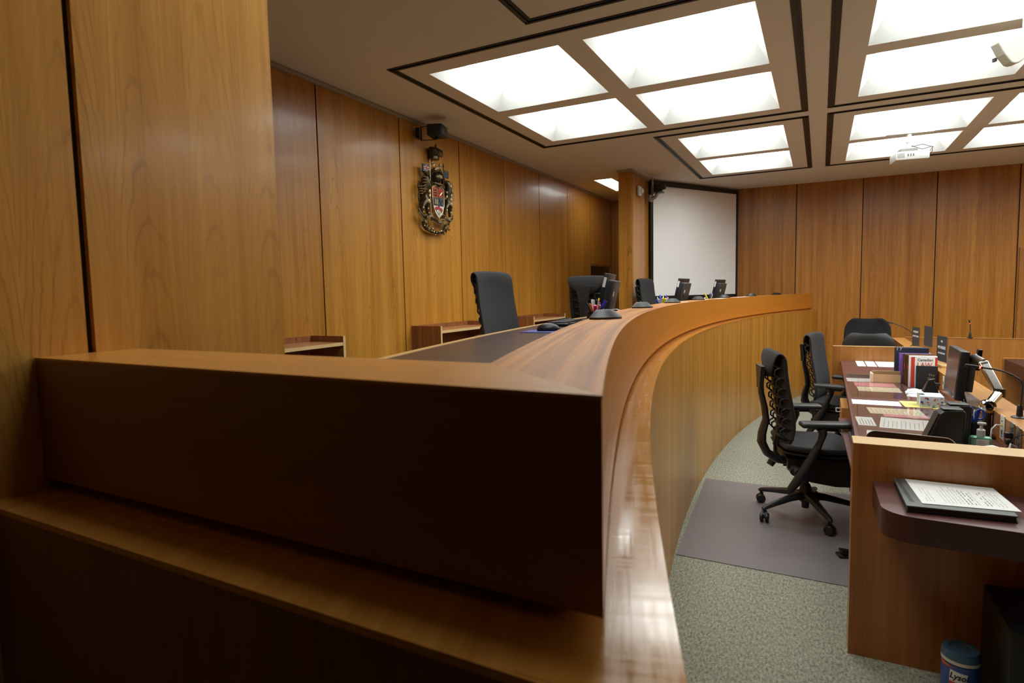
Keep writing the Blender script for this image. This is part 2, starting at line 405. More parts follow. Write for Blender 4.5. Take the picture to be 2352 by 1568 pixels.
def text(body, size, M, mat, name, parent, shear=0, align='CENTER', ext=.0004, bold=0.0, sx=1.0):
    cu = bpy.data.curves.new('t', 'FONT'); cu.body = body; cu.size = size; cu.align_x = align; cu.align_y = 'CENTER'
    cu.extrude = ext; cu.shear = shear; cu.offset = bold; cu.resolution_u = 2
    to = bpy.data.objects.new('t', cu); COL.objects.link(to)
    bpy.context.view_layer.update()
    dg = bpy.context.evaluated_depsgraph_get()
    me = bpy.data.meshes.new_from_object(to.evaluated_get(dg))
    bpy.data.objects.remove(to)
    for v in me.vertices: v.co = M @ Vector((v.co.x*sx, v.co.y, v.co.z))
    me.materials.clear(); me.materials.append(mat)
    o = bpy.data.objects.new(name, me); COL.objects.link(o)
    if parent: o.parent = parent
    return o
def frame_mat(o, x, y):       # matrix from origin + x axis + y axis
    x = Vector(x).normalized(); z = x.cross(Vector(y)).normalized(); y = z.cross(x)
    return Matrix(((x.x, y.x, z.x, o[0]), (x.y, y.y, z.y, o[1]), (x.z, y.z, z.z, o[2]), (0, 0, 0, 1)))
RZ = lambda a: Matrix.Rotation(a, 4, 'Z')
RX = lambda a: Matrix.Rotation(a, 4, 'X')
RY = lambda a: Matrix.Rotation(a, 4, 'Y')
T = lambda x, y, z: Matrix.Translation((x, y, z))

# ------------------------------------------------------------------ room shell
ZC = 3.009
XL, XR, YB, YF = -3.14, 5.6, 9.79, -.5
struct(MB().box(XL-.1, XR+.1, YF-.1, YB+.1, -.1, 0), 'floor', m_carpet)
def arcx(off, y): return CX-math.sqrt((CR+off)**2-(y-CY)**2)
def arcpts(off, y0, y1, n=60): return [(arcx(off, y0+(y1-y0)*i/n), y0+(y1-y0)*i/n) for i in range(n+1)]
# raised floor behind the bench
dais = MB(); inner = arcpts(.16, .75, YB, 40)
dais.prism([(-3.14, .75)]+inner+[(-3.14, YB)], 0.0, .555)
struct(dais, 'floor_dais', m_carpet)

def panel_wall(edges, x0, x1, z0, z1, axis, gap=.013, depth=.012, sign=1):
    """panels separated by recessed grooves; axis 'y': wall plane at x0 (face) to x1 (back)"""
    mb = MB()
    for a, b in zip(edges[:-1], edges[1:]):
        if axis == 'y': mb.box(min(x0, x0-sign*depth), max(x0, x0-sign*depth), a+gap/2, b-gap/2, z0, z1, 0)
        else: mb.box(a+gap/2, b-gap/2, min(x0, x0+sign*depth), max(x0, x0+sign*depth), z0, z1, 0)
    if axis == 'y': mb.box(min(x0-sign*depth, x1), max(x0-sign*depth, x1), edges[0], edges[-1], z0, z1, 1)
    else: mb.box(edges[0], edges[-1], min(x0+sign*depth, x1), max(x0+sign*depth, x1), z0, z1, 1)
    return mb
ye = [YF, .407, 1.333, 2.258, 3.183, 4.107, 5.036, 5.962, 6.895, 7.834, 8.751, 9.62, YB]
struct(panel_wall(ye, XL, XL-.12, 0, ZC-.03, 'y'), 'wall_left', [w_left, m_dark])
xe = [XL, -2.884, -2.034, -1.184, -.334, .506, 1.359, 2.223, 3.07, 3.92, 4.77, XR]
struct(panel_wall(xe, YB, YB+.12, 0, ZC, 'x', gap=.012), 'wall_back', [w_back, m_dark])
struct(MB().box(XR, XR+.1, YF, YB, 0, ZC), 'wall_right', w_back)
struct(MB().box(XL, XR, YF-.1, YF, 0, ZC), 'wall_front_blocker', pm('black_blocker', (.02, .014, .010), .9))  # unseen near-black wall, added behind the camera to keep the wing front dark
# near wall stub on the left
nw = MB()
nw.box(-1.212, -1.20, .6315, 1.072, 0, ZC, 0); nw.box(-1.212, -1.20, YF, .6175, 0, ZC, 0)
nw.box(-1.33, -1.212, YF, 1.072, 0, ZC, 1)
nw.box(-1.335, -1.212, 1.067, 1.072, 0, ZC, 0)
struct(nw, 'wall_near', [w_near, m_dark])
struct(MB().box(1.02, 1.12, YF, .50, 0, ZC), 'wall_right_blocker', w_wing_shade)  # unseen stub wall, added to block light from the wing front
# partition at the far end of the platform
pw = MB()
pw.box(-2.27, -2.105, 7.375, YB, 0, ZC-.03, 0)
for k in range(3): pw.box(-2.108, -2.098, 7.385+.022*k, 7.397+.022*k, .55, ZC-.03, 0)
struct(pw, 'wall_partition', w_part)
# mouldings under the ceiling
tr = MB(); tr.box(XL, XL+.022, 1.065, YB, ZC-.030, ZC-.012); tr.box(XL, XL+.014, 1.065, YB, ZC-.012, ZC)
struct(tr, 'trim_1', m_mould)
tr = MB(); tr.box(-2.285, -2.09, 7.36, YB, ZC-.030, ZC); struct(tr, 'trim_2', m_mould)
# inset door-like panel on the back wall far right
struct(MB().box(2.245, 3.04, YB-.03, YB, 0, 1.96), 'door_1', w_barr)

# ---- ceiling with light wells
colsA = [(-2.402, -1.452), (-1.293, -.333)]; colsB = [(.237, 1.215), (1.378, 2.33)]; colsC = [(2.87, 3.83), (3.99, 4.94)]
rows0 = [(.80, 1.79), (1.95, 2.93)]; rows1 = [(3.501, 4.491), (4.655, 5.624)]; rows2 = [(6.200, 7.226), (7.371, 8.363)]
cells = []
for yi, rows in enumerate((rows0, rows1, rows2)):
    for ri, (y0, y1) in enumerate(rows):
        for ci, cols in enumerate((colsA, colsB, colsC)):
            for cj, (x0, x1) in enumerate(cols):
                if ci == 0 and yi != 1 and cj == 0: continue
                if yi == 0 and ci > 0: continue
                cells.append((x0, x1, y0, y1, yi, ri, ci, cj))
AL = (-2.768, -2.50, 7.845, 8.87)       # alcove light
holes = [(c[0], c[1], c[2], c[3]) for c in cells]+[AL]
xs = sorted({XL-.1, XR+.1, *[h[0] for h in holes], *[h[1] for h in holes]})
ysv = sorted({YF-.1, YB+.1, *[h[2] for h in holes], *[h[3] for h in holes]})
ce = MB()
for xa, xb in zip(xs[:-1], xs[1:]):
    for ya, yb in zip(ysv[:-1], ysv[1:]):
        mx_, my_ = (xa+xb)/2, (ya+yb)/2
        if any(h[0] < mx_ < h[1] and h[2] < my_ < h[3] for h in holes): continue
        ce.add([(xa, ya, ZC), (xb, ya, ZC), (xb, yb, ZC), (xa, yb, ZC)], [(0, 3, 2, 1)])
ce.box(XL-.1, XR+.1, YF-.1, YB+.1, ZC+.20, ZC+.24)
ce.add([(-3.07, 5.221, ZC-.001), (-2.80, 5.235, ZC-.001), (-2.80, 5.240, ZC-.001), (-3.07, 5.226, ZC-.001)], [(0, 1, 2, 3)], 1)
struct(ce, 'ceiling', [m_ceil, m_slot])
# black slots outlining each bay
bays = [(-2.597, -.12, 3.284, 5.827), (-1.490, -.12, 5.990, 8.553), (-1.497, -.12, .6, 3.146), (.024, 2.51, 3.284, 5.827),
        (.024, 2.51, 5.990, 8.553), (.024, 2.51, .6, 3.146), (2.66, 5.14, 3.284, 5.827), (2.66, 5.14, 5.990, 8.553), (2.66, 5.14, .6, 3.146)]
for i, (x0, x1, y0, y1) in enumerate(bays):
    sl = MB(); wd = .052
    for (a, b, c, d) in ((x0, x1, y0, y0+wd), (x0, x1, y1-wd, y1), (x0, x0+wd, y0+wd, y1-wd), (x1-wd, x1, y0+wd, y1-wd)):
        sl.box(a, b, c, d, ZC-.004, ZC-.0005)
        if b-a > d-c: sl.box(a+.01, b-.01, (c+d)/2-.004, (c+d)/2+.004, ZC-.010, ZC-.004)
        else: sl.box((a+b)/2-.004, (a+b)/2+.004, c-.04, d+.04, ZC-.010, ZC-.004)
    struct(sl, 'trim_%d' % (i+3), m_slot)
rown = {0: 'nearest', 1: 'middle', 2: 'farthest'}
coln = {0: 'left-hand', 1: 'right-hand', 2: 'far-right'}
for (x0, x1, y0, y1, yi, ri, ci, cj) in cells:
    lab = 'white recessed ceiling light in the %s %s ceiling bay, %s %s pane' % (rown[yi], coln[ci], ('near', 'far')[ri], ('left', 'right')[cj])
    if ci == 0 and yi != 1: lab = 'white recessed ceiling light in the %s narrow left-hand ceiling bay, %s pane' % (rown[yi], ('near', 'far')[ri])
    t = thing('ceiling_light', lab, 'ceiling light', ((x0+x1)/2, (y0+y1)/2, ZC), 0, 'recessed ceiling lights')
    hx, hy, i, h = (x1-x0)/2, (y1-y0)/2, .09, .145
    fr = MB(); ring = [(-hx, -hy), (hx, -hy), (hx, hy), (-hx, hy)]; rin = [(-hx+i, -hy+i), (hx-i, -hy+i), (hx-i, hy-i), (-hx+i, hy-i)]
    vs = [(a, b, 0) for a, b in ring]+[(a, b, h) for a, b in rin]
    fr.add(vs, [(k, (k+1) % 4, 4+(k+1) % 4, 4+k) for k in range(4)])
    fr.build('reflector', m_lwall, t)
    df = MB(); df.add([(a, b, h) for a, b in rin], [(0, 1, 2, 3)]); df.build('diffuser', m_diff, t)
t = thing('ceiling_light', 'small flush ceiling light left of the wood partition, above the alcove', 'ceiling light', ((AL[0]+AL[1])/2, (AL[2]+AL[3])/2, ZC))
hx, hy = (AL[1]-AL[0])/2, (AL[3]-AL[2])/2
MB().box(-hx, hx, -hy, hy, .012, .02).build('diffuser', m_diff, t)
fr = MB()
for a, b, c, d in ((-hx, hx, -hy, -hy+.012), (-hx, hx, hy-.012, hy), (-hx, -hx+.012, -hy, hy), (hx-.012, hx, -hy, hy)): fr.box(a, b, c, d, 0, .012)
fr.build('frame', m_lwall, t)

# ------------------------------------------------------------------ judges' bench
ZT, ZFB, ZL, ZLE = 1.415, 1.204, 1.187, 1.309
bench = thing('judges_bench', 'long curved teak judges bench sweeping from the foreground to the back wall', 'bench', (0, 0, 0))
def ribbon(mb, o1, o2, z0, z1, y0, y1, mi=0, n=90):
    a = arcpts(o1, y0, y1, n); b = arcpts(o2, y0, y1, n)
    vs = []
    for (x, y), (x2, y2) in zip(a, b): vs += [(x, y, z0), (x, y, z1), (x2, y2, z1), (x2, y2, z0)]
    fs = []
    for i in range(n):
        o = 4*i; q = o+4
        for k in range(4): k2 = (k+1) % 4; fs.append((o+k, o+k2, q+k2, q+k))
    fs += [(0, 3, 2, 1), (4*n, 4*n+1, 4*n+2, 4*n+3)]
    mb.add(vs, fs, mi, None, True)
YE = YB-.005
mb = MB(); ribbon(mb, 0, .03, 0, ZL-.010, .45, YE); mb.build('front_panel', w_front, bench)
mb = MB(); ribbon(mb, -.002, .14, ZL-.010, ZL, .43, YE); mb.build('ledge', w_ledge, bench)
mb = MB(); ribbon(mb, .098, .13, ZL, ZFB, .55, YE); ribbon(mb, .067, .13, ZFB-.0005, ZFB, .52, YE); mb.build('shadow_recess', w_fasc, bench)
mb = MB(); ribbon(mb, .0665, .10, ZFB, ZT-.004, .545, YE); ribbon(mb, .0665, .069, ZFB, ZT-.004, .5145, .60, n=8); mb.build('fascia', w_fasc, bench)
# band top: polar ring from offset .07 to .22, mitred to the wing
mb = MB(); ribbon(mb, .066, .222, ZT-.004, ZT, .70, YE)
x1, x2 = arcx(.066, .7), arcx(.222, .7)
mb.prism([(arcx(.066, .512), .512), (arcx(.066, .6), .6), (x1, .7), (x2, .7)], ZT-.004, ZT)
mb.build('rail_top', w_top, bench)
mb = MB(); ribbon(mb, .20, .222, ZLE-.02, ZT-.004, .70, YE); mb.build('inner_riser', w_fasc, bench)
mb = MB(); ribbon(mb, .222, .815, ZLE-.03, ZLE, .72, YE); mb.build('leather_desktop', m_leath, bench)
mb = MB(); ribbon(mb, .815, .846, ZLE-.04, ZLE+.002, .72, YE); mb.build('edge_trim', w_trim, bench)
# modesty wall between platform and bench
mb = MB(); ribbon(mb, .14, .16, .0, ZLE-.03, .72, YE); mb.build('inner_panel', w_front, bench)
# wing return at the near end
def slab(poly, z0, z1, name, mat):
    m_ = MB(); m_.prism(poly, z0, z1); return m_.build(name, mat, bench)
xa = -1.199
slab([(xa, .450), (arcx(0, .44), .428), (arcx(.03, .46), .458), (xa, .480)], 0, ZL-.010, 'wing_panel', w_wing_shade)
slab([(xa, .445), (arcx(-.002, .423), .423), (arcx(-.002, .43), .43), (arcx(.14, .60), .60), (xa, .60)], ZL-.010, ZL-.0006, 'wing_ledge', w_ledge)
slab([(xa, .563), (arcx(.098, .545), .545), (arcx(.13, .58), .58), (xa, .59)], ZL, ZFB, 'wing_recess', w_fascw_shade)
slab([(xa, .533), (arcx(.0665, .5135), .5135), (arcx(.10, .545), .545), (xa, .563)], ZFB, ZT-.004, 'wing_fascia', w_fascw_shade)
slab([(xa, .532), (arcx(.066, .512), .512), (x2, .7), (xa, .706)], ZT-.004, ZT, 'wing_top', w_wingtop)
slab([(xa, .69), (x2, .685), (x2, .7), (xa, .706)], .555, ZT-.004, 'wing_back_panel', w_wing_shade)

# things lying on the rail
def boundary_mic(label, first=None):
    t = thing('table_microphone', label, 'microphone', (0, 0, 0), 0, 'flat microphones on the bench rail')
    n = 20; pl = []; pu = []; ps = []
    for k in range(n+1):
        a = PI*k/n
        pl.append((-.030+.066*math.sin(a), -.060*math.cos(a)))
    b = MB(); b.prism(pl, 0, .006); 
    top = [(-.026+.046*math.sin(PI*k/n)*.9, -.048*math.cos(PI*k/n)) for k in range(n+1)]
    N_ = len(pl)
    vs = [(x, y, .006) for x, y in pl]+[(x*.62-.008, y*.62, .024) for x, y in pl]
    b.add(vs, [(i, (i+1) % N_, N_+(i+1) % N_, N_+i) for i in range(N_)]+[tuple(range(N_, 2*N_))], 0, None, True)
    b.build('body', m_black, t)
    g = MB(); vs = [(x*.80-.005, y*.80, .0145) for x, y in pl]+[(x*.50-.010, y*.50, .0275) for x, y in pl]
    g.add(vs, [(i, (i+1) % N_, N_+(i+1) % N_, N_+i) for i in range(N_)]+[tuple(range(N_, 2*N_))], 0, None, True)
    g.build('grille', m_dgrey, t)
    MB().ball((-.018, 0, .0275), .0022, 0, None, 8).build('indicator_light', m_green, t)
    return t
mics = [((-.655, 1.965), 'nearest'), ((-.880, 3.215), 'second nearest'), ((-1.005, 4.42), 'third nearest'), ((-1.015, 5.50), 'fourth from the camera'),
        ((-.98, 6.60), 'fifth from the camera'), ((-.86, 7.72), 'second farthest'), ((-.66, 8.72), 'farthest')]
mlabs = ['black wedge microphone on the bench rail in front of the pink highlighter cup',
         'black wedge microphone on the bench rail just beyond the nearest bench monitor cables',
         'black wedge microphone on the bench rail in front of the third judge chair pens',
         'black wedge microphone on the bench rail right of the middle bench monitor',
         'black wedge microphone on the bench rail below the farthest bench monitor',
         'second farthest black wedge microphone, on the rail in front of the back wall',
         'farthest black wedge microphone, near where the bench rail meets the back wall']
mic0 = None
for ((x, y), _), lb in zip(mics, mlabs):
    a = math.atan2(-(y-CY), CX-x)*-1
    x = arcx(.150, y)
    rz = math.atan2(CY-y, CX-x)-math.radians(22)
    if mic0 is None: mic0 = boundary_mic(lb); mic0.scale = (1.15, 1.2, 1.15); mic0.location = (x, y, ZT); mic0.rotation_euler = (0, 0, rz)
    else: dup(mic0, (x, y, ZT), rz, lb)
for (y, dx, sx, sy, lb, fold) in [(4.62, .11, .05, .11, 'small white card lying on the bench rail beside the third microphone', 0),
                          (5.72, .15, .05, .13, 'folded white name card on the rail right of the fourth microphone', 1),
                          (6.15, .10, .06, .32, 'long white paper strip on the rail left of the farthest bench monitor', 0),
                          (7.05, .10, .06, .5, 'white paper strip on the rail below the farthest bench monitor right side', 0)]:
    t_ = MB(); M = T(arcx(dx, y), y, ZT)@RZ(math.asin((y-CY)/CR)*-1)
    t_.box(-sx/2, sx/2, -sy/2, sy/2, 0, .0015, 0, M)
    if fold: t_.box(-.002, 0, -sy/2, 0, 0, .022, 0, M@RY(.5))
    tag(t_.build('name_card' if fold else 'paper_card', m_paper), lb, 'card')

# monitors on the bench
def bench_monitor(label):
    t = thing('monitor', label, 'monitor', (0, 0, 0), 0, 'black monitors on the judges bench')
    W, H = .34, .27
    A = T(0, 0, .045)@RY(math.radians(13))
    MB().box(-.012, .012, -W/2, W/2, 0, H, 0, A, bev=.003).build('screen_housing', m_black, t)
    p = MB(); p.box(-.0135, -.0122, -W/2+.015, W/2-.015, .02, H-.015, 0, A); p.build('screen', m_lcd, t)
    b = MB(); b.box(.012, .062, -W/2+.004, W/2-.10, -.015, H-.035, 0, A, bev=.003)
    for k in range(26): b.box(.020, .050, -W/2+.0032, -W/2+.0045, .0+k*.0088, .004+k*.0088, 1, A)
    bk = b.build('computer_box', [m_dgrey, m_black], t)
    MB().box(-.008, .009, -W/2-.0012, -W/2, H-.085, H-.025, 0, A).build('barcode_sticker', m_paper, bk)
    c2 = MB(); c2.box(.0622, .0630, -W/2+.02, -W/2+.05, .10, .13, 1, A); c2.box(.0622, .0630, -W/2+.03, -W/2+.06, .14, .17, 0, A); c2.box(.0622, .064, -W/2+.03, -W/2+.07, .03, .05, 2, A)
    c2.build('port_label', [m_enw, m_bronze, m_black], bk)
    s = MB(); s.box(-.05, .09, -.09, .09, 0, .012, 0, None, bev=.004); s.tube([(.02, 0, .01), (.035, 0, .09)], .018); s.build('stand', m_black, t)
    c = MB(); c.tube([(.08, -.10, .085), (.11, -.10, .088), (.15, -.11, .07), (.16, -.12, .02), (.165, -.14, .006)], .0045, 1)
    c.build('white_cable', [m_bluepen, m_offw], t)
    c = MB(); c.tube([(.08, -.12, .060), (.115, -.12, .055)], .009, 0); c.tube([(.115, -.12, .055), (.15, -.14, .03), (.16, -.17, .005)], .004, 1); c.build('blue_cable', [m_bluepen, m_black], t)
    return t
def bm_place(y, off, dr=0): return (arcx(off, y), y, ZLE), math.atan2(CY-y, CX-arcx(off, y))+math.radians(dr)
mloc, mrz = bm_place(3.64, .49, 4)
mon0 = bench_monitor('black monitor with a barcode sticker, nearest on the bench, in front of the turned chair'); mon0.location = mloc; mon0.rotation_euler = (0, 0, mrz)
l_, z_ = bm_place(5.98, .46); dup(mon0, l_, z_, 'black bench monitor standing in front of the middle of the projection screen')
l_, z_ = bm_place(7.32, .45); dup(mon0, l_, z_, 'black bench monitor, farthest along the bench, before the screen right edge')

# pens
def pen_mesh(kind, L, mats, r=.0045):
    mb = MB()
    if kind == 'pencil': mb.tube([(0, 0, 0), (0, 0, L-.012)], r*.85, 0, n=6); mb.tube([(0, 0, L-.012), (0, 0, L)], r*.9, 1)
    elif kind == 'marker': mb.lathe([(0, 0), (r*1.6, 0), (r*1.7, L*.62), (r*1.2, L*.66), (r*1.2, L)], mi=0); mb.lathe([(r*1.9, L*.66), (r*1.75, L-.002), (0, L)], mi=1)
    else: mb.lathe([(0, 0), (r, .002), (r, L*.55)], mi=0); mb.lathe([(r*1.15, L*.5), (r*1.15, L-.006), (r*.6, L), (0, L)], mi=1); mb.box(r, r*1.6, -.0015, .0015, L*.62, L-.004, 1)
    return mb
def cup_with_pens(cx, cy, z, rz, cuplabel, pens, r=.040, h=.10, cat_group=None):
    t = thing('pen_cup', cuplabel, 'pen cup', (cx, cy, z))
    mb = MB(); mb.lathe([(0, 0), (r*.9, 0), (r, h), (r-.003, h), (r*.86, .004), (0, .004)]); mb.build('cup_body', m_meshcup, t)
    mb = MB(); mb.lathe([(r-.001, h-.003), (r+.002, h-.003), (r+.002, h+.002), (r-.001, h+.002)]); mb.build('rim', m_blackg, t)
    for (kind, L, dx, dy, mats, lab) in pens:
        o = pen_mesh(kind, L, mats).build({'pencil': 'pencil', 'marker': 'highlighter_pen', 'pen': 'pen'}[kind], mats)
        tag(o, lab, 'pencil' if kind == 'pencil' else 'pen', cat_group)
        bx, by = -dx*r*.5, -dy*r*.5; tx, ty = dx*r*.62, dy*r*.62
        d = Vector((tx-bx, ty-by, h)).normalized()
        o.matrix_world = T(cx+bx, cy+by, z+.006)@d.to_track_quat('Z', 'Y').to_matrix().to_4x4()
PK = [m_black, m_black]
cy1 = 2.83
cup_with_pens(arcx(.345, cy1), cy1, ZLE, 0, 'dark cup full of pens on the bench beside the nearest monitor', [
    ('pen', .150, -.75, -.5, [m_black, m_dgrey], 'black pen with a white tip, leftmost in the cup with the pink highlighter'),
    ('pen', .148, -.35, -.8, [m_orange, m_orange], 'shorter orange pen at the front of the cup with the pink highlighter'),
    ('pen', .158, -.35, .1, [m_orange, m_white], 'orange pen with white cap behind the other orange pen'),
    ('pen', .155, -.1, -.2, [m_black, m_white], 'black pen with white end right of the orange pens'),
    ('pencil', .170, .1, .75, [m_pencil, m_yelp], 'brown pencil leaning at the back of the cup with the pink highlighter'),
    ('marker', .135, .25, -.7, [m_hot, m_hot], 'bright pink highlighter in the dark cup beside the nearest monitor'),
    ('pen', .145, .5, .1, [m_bluepen, m_purple], 'purple pen right of the pink highlighter'),
    ('marker', .168, .95, .45, [m_bluepen, m_bluepen], 'tall blue marker leaning right in the cup with the pink highlighter'),
    ('pen', .140, .75, -.5, [m_black, m_gold], 'dark pen with gold clip right of the pink highlighter'),
    ('pen', .142, .95, -.1, [m_bluepen, m_bluepen], 'shorter blue pen rightmost in the cup with the pink highlighter')], r=.043, h=.098, cat_group='pens in the nearest bench cup')
cy2 = 4.72
cup_with_pens(arcx(.30, cy2), cy2, ZLE, 0, 'cup crowded with coloured pens below the third judge chair', [
    ('pen', .14, -.9, -.5, [m_blue, m_blue], 'light blue pen leftmost in the crowded cup below the third chair'),
    ('pen', .15, -.6, -.2, [m_black, m_white], 'black and white pen in the crowded cup below the third chair'),
    ('pen', .14, -.3, -.8, [m_hot, m_white], 'pink and white pen in the crowded cup below the third chair'),
    ('pen', .165, -.3, .5, [m_blue, m_blue], 'tall blue pen in the crowded cup below the third chair'),
    ('pen', .155, .1, .6, [m_steel, m_steel], 'grey pen in the crowded cup below the third chair'),
    ('marker', .14, .3, -.5, [m_yelp, m_yelp], 'left yellow highlighter in the crowded cup below the third chair'),
    ('marker', .142, .7, -.4, [m_yelp, m_yelp], 'right yellow highlighter in the crowded cup below the third chair'),
    ('pen', .17, .5, .6, [m_bluepen, m_bluepen], 'tall dark blue pen in the crowded cup below the third chair'),
    ('pen', .155, .8, .4, [m_orange, m_red], 'orange pen in the crowded cup below the third chair'),
    ('pen', .155, .95, .0, [m_white, m_white], 'white pen rightmost in the crowded cup below the third chair')], r=.048, h=.095, cat_group='pens in the cup below the third chair')
cy3 = 6.72
cup_with_pens(arcx(.34, cy3), cy3, ZLE, 0, 'cup of blue pens just left of the farthest bench monitor', [
    ('marker', .168, -.9, -.3, [m_yelp, m_yelp], 'yellow highlighter standing left of the farthest bench monitor'),
    ('pen', .158, .0, .6, [m_bluepen, m_black], 'dark pen beside the yellow highlighter near the farthest monitor'),
    ('pen', .160, .5, .2, [m_bluepen, m_bluepen], 'blue pen touching the farthest bench monitor'),
    ('pen', .150, .6, -.5, [m_bluepen, m_white], 'blue and white pen below the farthest bench monitor')], r=.045, h=.095, cat_group='pens near the farthest monitor')
# mouse, mat, keyboard
M = T(-1.235, 2.79, ZLE)@RZ(math.radians(8))
mb = MB(); mb.box(-.12, .12, -.09, .09, 0, .004, 0, M, bev=.0015); tag(mb.build('mouse_mat', m_mousepad), 'blue mouse mat on the bench desktop under the black mouse', 'mouse mat')
t = thing('computer_mouse', 'black computer mouse on the blue mat on the bench desktop', 'mouse', (-1.235, 2.80, ZLE+.004), math.radians(20))
mb = MB()
n = 12; grid = []
mb.ball((0, 0, .008), (.060, .034, .032), 0, None, 20)
o = mb.build('shell', m_black, t)
for v in o.data.vertices: v.co.z = max(v.co.z, 0)
MB().box(.02, .035, -.003, .003, .034, .0395, 0, None, bev=.001).build('scroll_wheel', m_dgrey, t)
t = thing('keyboard', 'black computer keyboard on the bench desktop beyond the mouse', 'keyboard', (-1.395, 3.42, ZLE), math.radians(97))
MB().box(-.22, .22, -.075, .075, 0, .018, 0, None, bev=.004).build('case', m_blackg, t)
kb = MB()
for r in range(5):
    for c in range(18): kb.box(-.205+c*.0228, -.205+c*.0228+.019, -.055+r*.023, -.055+r*.023+.019, .018, .026, 0)
kb.build('keys', m_dgrey, t)
MB().box(-.22, .22, -.115, -.076, 0, .010, 0, None, bev=.003).build('palm_rest', m_black, t)

# ------------------------------------------------------------------ task chairs (high back, ribbed)
def task_chair(label):
    t = thing('task_chair', label, 'chair', (0, 0, 0), 0, 'high-backed charcoal task chairs')
    # base
    hb = MB(); hb.lathe([(0, .055), (.022, .055), (.024, .095), (.038, .10), (.040, .17), (.033, .20), (.026, .215), (0, .215)]); hb.build('base_hub', m_frame, t)
    gc = MB(); gc.lathe([(.019, .20), (.019, .36)]); gc.build('gas_cylinder', m_black, t)
    for k in range(5):
        a = math.radians(-8+72*k); ca, sa = math.cos(a), math.sin(a)
        lg = MB(); lg.tube([(ca*.02, sa*.02, .14), (ca*.12, sa*.12, .133), (ca*.23, sa*.23, .112), (ca*.315, sa*.315, .094), (ca*.335, sa*.335, .086)], [.034, .028, .022, .018, .012], flat=(1.0, .8)); 
        lo = lg.build('leg', m_frame, t)
        cs = MB(); px, py = ca*.322, sa*.322; q = math.radians(-8+72*k+40)
        cs.tube([(px, py, .09), (px, py, .055)], .008)
        Mw = T(px, py, .030)@RZ(q)
        for sgn in (-1, 1): cs.lathe([(0, -.010), (.026, -.010), (.030, -.005), (.030, .005), (.026, .010), (0, .010)], mi=0, M=Mw@T(0, sgn*.016, 0)@RX(PI/2), n=18)
        cs.tube([(0, -.016, 0), (0, .016, 0)], .008, M=Mw); cs.tube([(-.004, 0, .026), (.004, 0, .034)], .02, M=Mw)
        cs.build('caster', m_black, lo)
    # mechanism under seat
    me = MB(); me.box(-.11, .12, -.10, .10, .335, .385, 0, None, bev=.015)
    me.yz  # noqa
    prof = [(-.16, .375), (-.13, .325), (-.02, .285), (.12, .262), (.25, .262), (.295, .29), (.305, .34), (.30, .43), (-.16, .43)]
    n = len(prof)
    for hw in ((-.17, .17),):
        vs = [(x, hw[0], z) for x, z in prof]+[(x, hw[1], z) for x, z in prof]
        # open side window is suggested by splitting the tray in two rails
    for yy0, yy1 in ((-.20, -.165), (.165, .20)):
        vs = [(x, yy0, z) for x, z in prof]+[(x, yy1, z) for x, z in prof]
        me.add(vs, [tuple(range(n))[::-1], tuple(range(n, 2*n))]+[(i, (i+1) % n, n+(i+1) % n, n+i) for i in range(n)], 0)
    me.box(-.15, .30, -.17, .17, .385, .425, 0, None, bev=.01); me.box(.14, .29, -.17, .17, .27, .39, 0, None, bev=.02)
    me.build('seat_mechanism', m_black, t)
    for (x, y, z) in ((.225, -.215, .305), (-.135, -.205, .362)):
        kn = MB(); kn.tube([(x, y+.06, z), (x, y+.01, z)], .013); kn.tube([(x, y+.01, z), (x, y-.045, z)], [.020, .023]); kn.build('adjustment_knob', m_frame, t)
    # seat
    g = []
    for i in range(11):
        u = i/10; row = []
        for j in range(9):
            v = -1+2*j/8
            x = -.18+.50*u; z = .505+.018*v*v-.012*math.sin(PI*u)-(.055*max(0, u-.78)/.22*max(0, u-.78)/.22)+.01*(1-u)
            hw = .225+.035*math.sin(PI*min(1, u*1.1))-.03*max(0, u-.8)/.2
            row.append((x, v*hw, z))
        g.append(row)
    se = MB(); se.shell(g, -.042); se.build('seat', m_fab, t, sub=1)
    su = MB(); g2 = [[(p[0]*.97, p[1]*.93, p[2]-.055) for p in row] for row in g]; su.shell(g2, -.012); su.build('seat_tray', m_frame, t)
    # backrest front profile (x,z) bottom -> top, then wraps over and down as a flap
    prof = [(-.145, .495), (-.120, .56), (-.112, .63), (-.122, .72), (-.142, .82), (-.160, .92), (-.168, 1.0), (-.172, 1.06), (-.186, 1.096), (-.215, 1.110), (-.246, 1.100), (-.270, 1.068), (-.284, 1.018), (-.287, .965), (-.280, .925)]
    WD = [.185, .205, .215, .220, .218, .214, .212, .212, .211, .208, .204, .198, .178, .130, .065]
    def hwid(k): return WD[k]
    g = []
    for k, (x, z) in enumerate(prof):
        row = []
        for j in range(13):
            v = -1+2*j/12; c = -.030*(1-v*v)*(1 if k < 7 else max(-.5, 1-.28*(k-6)))
            row.append((x+c+(.05*v*v*(k-9)/5 if k > 9 else 0), v*hwid(k), z-(.010*abs(v)**3 if 6 < k < 12 else 0)))
        g.append(row)
    bk = MB(); bk.shell(g, .014); bk.build('backrest', m_fab, t, sub=1)
    # side rails of the back
    for sg in (-1, 1):
        rl = MB(); rl.tube([(x-.016, sg*(hwid(k)-.016), z) for k, (x, z) in enumerate(prof[:8])], .010, n=8); rl.build('back_rail', m_frame, t)
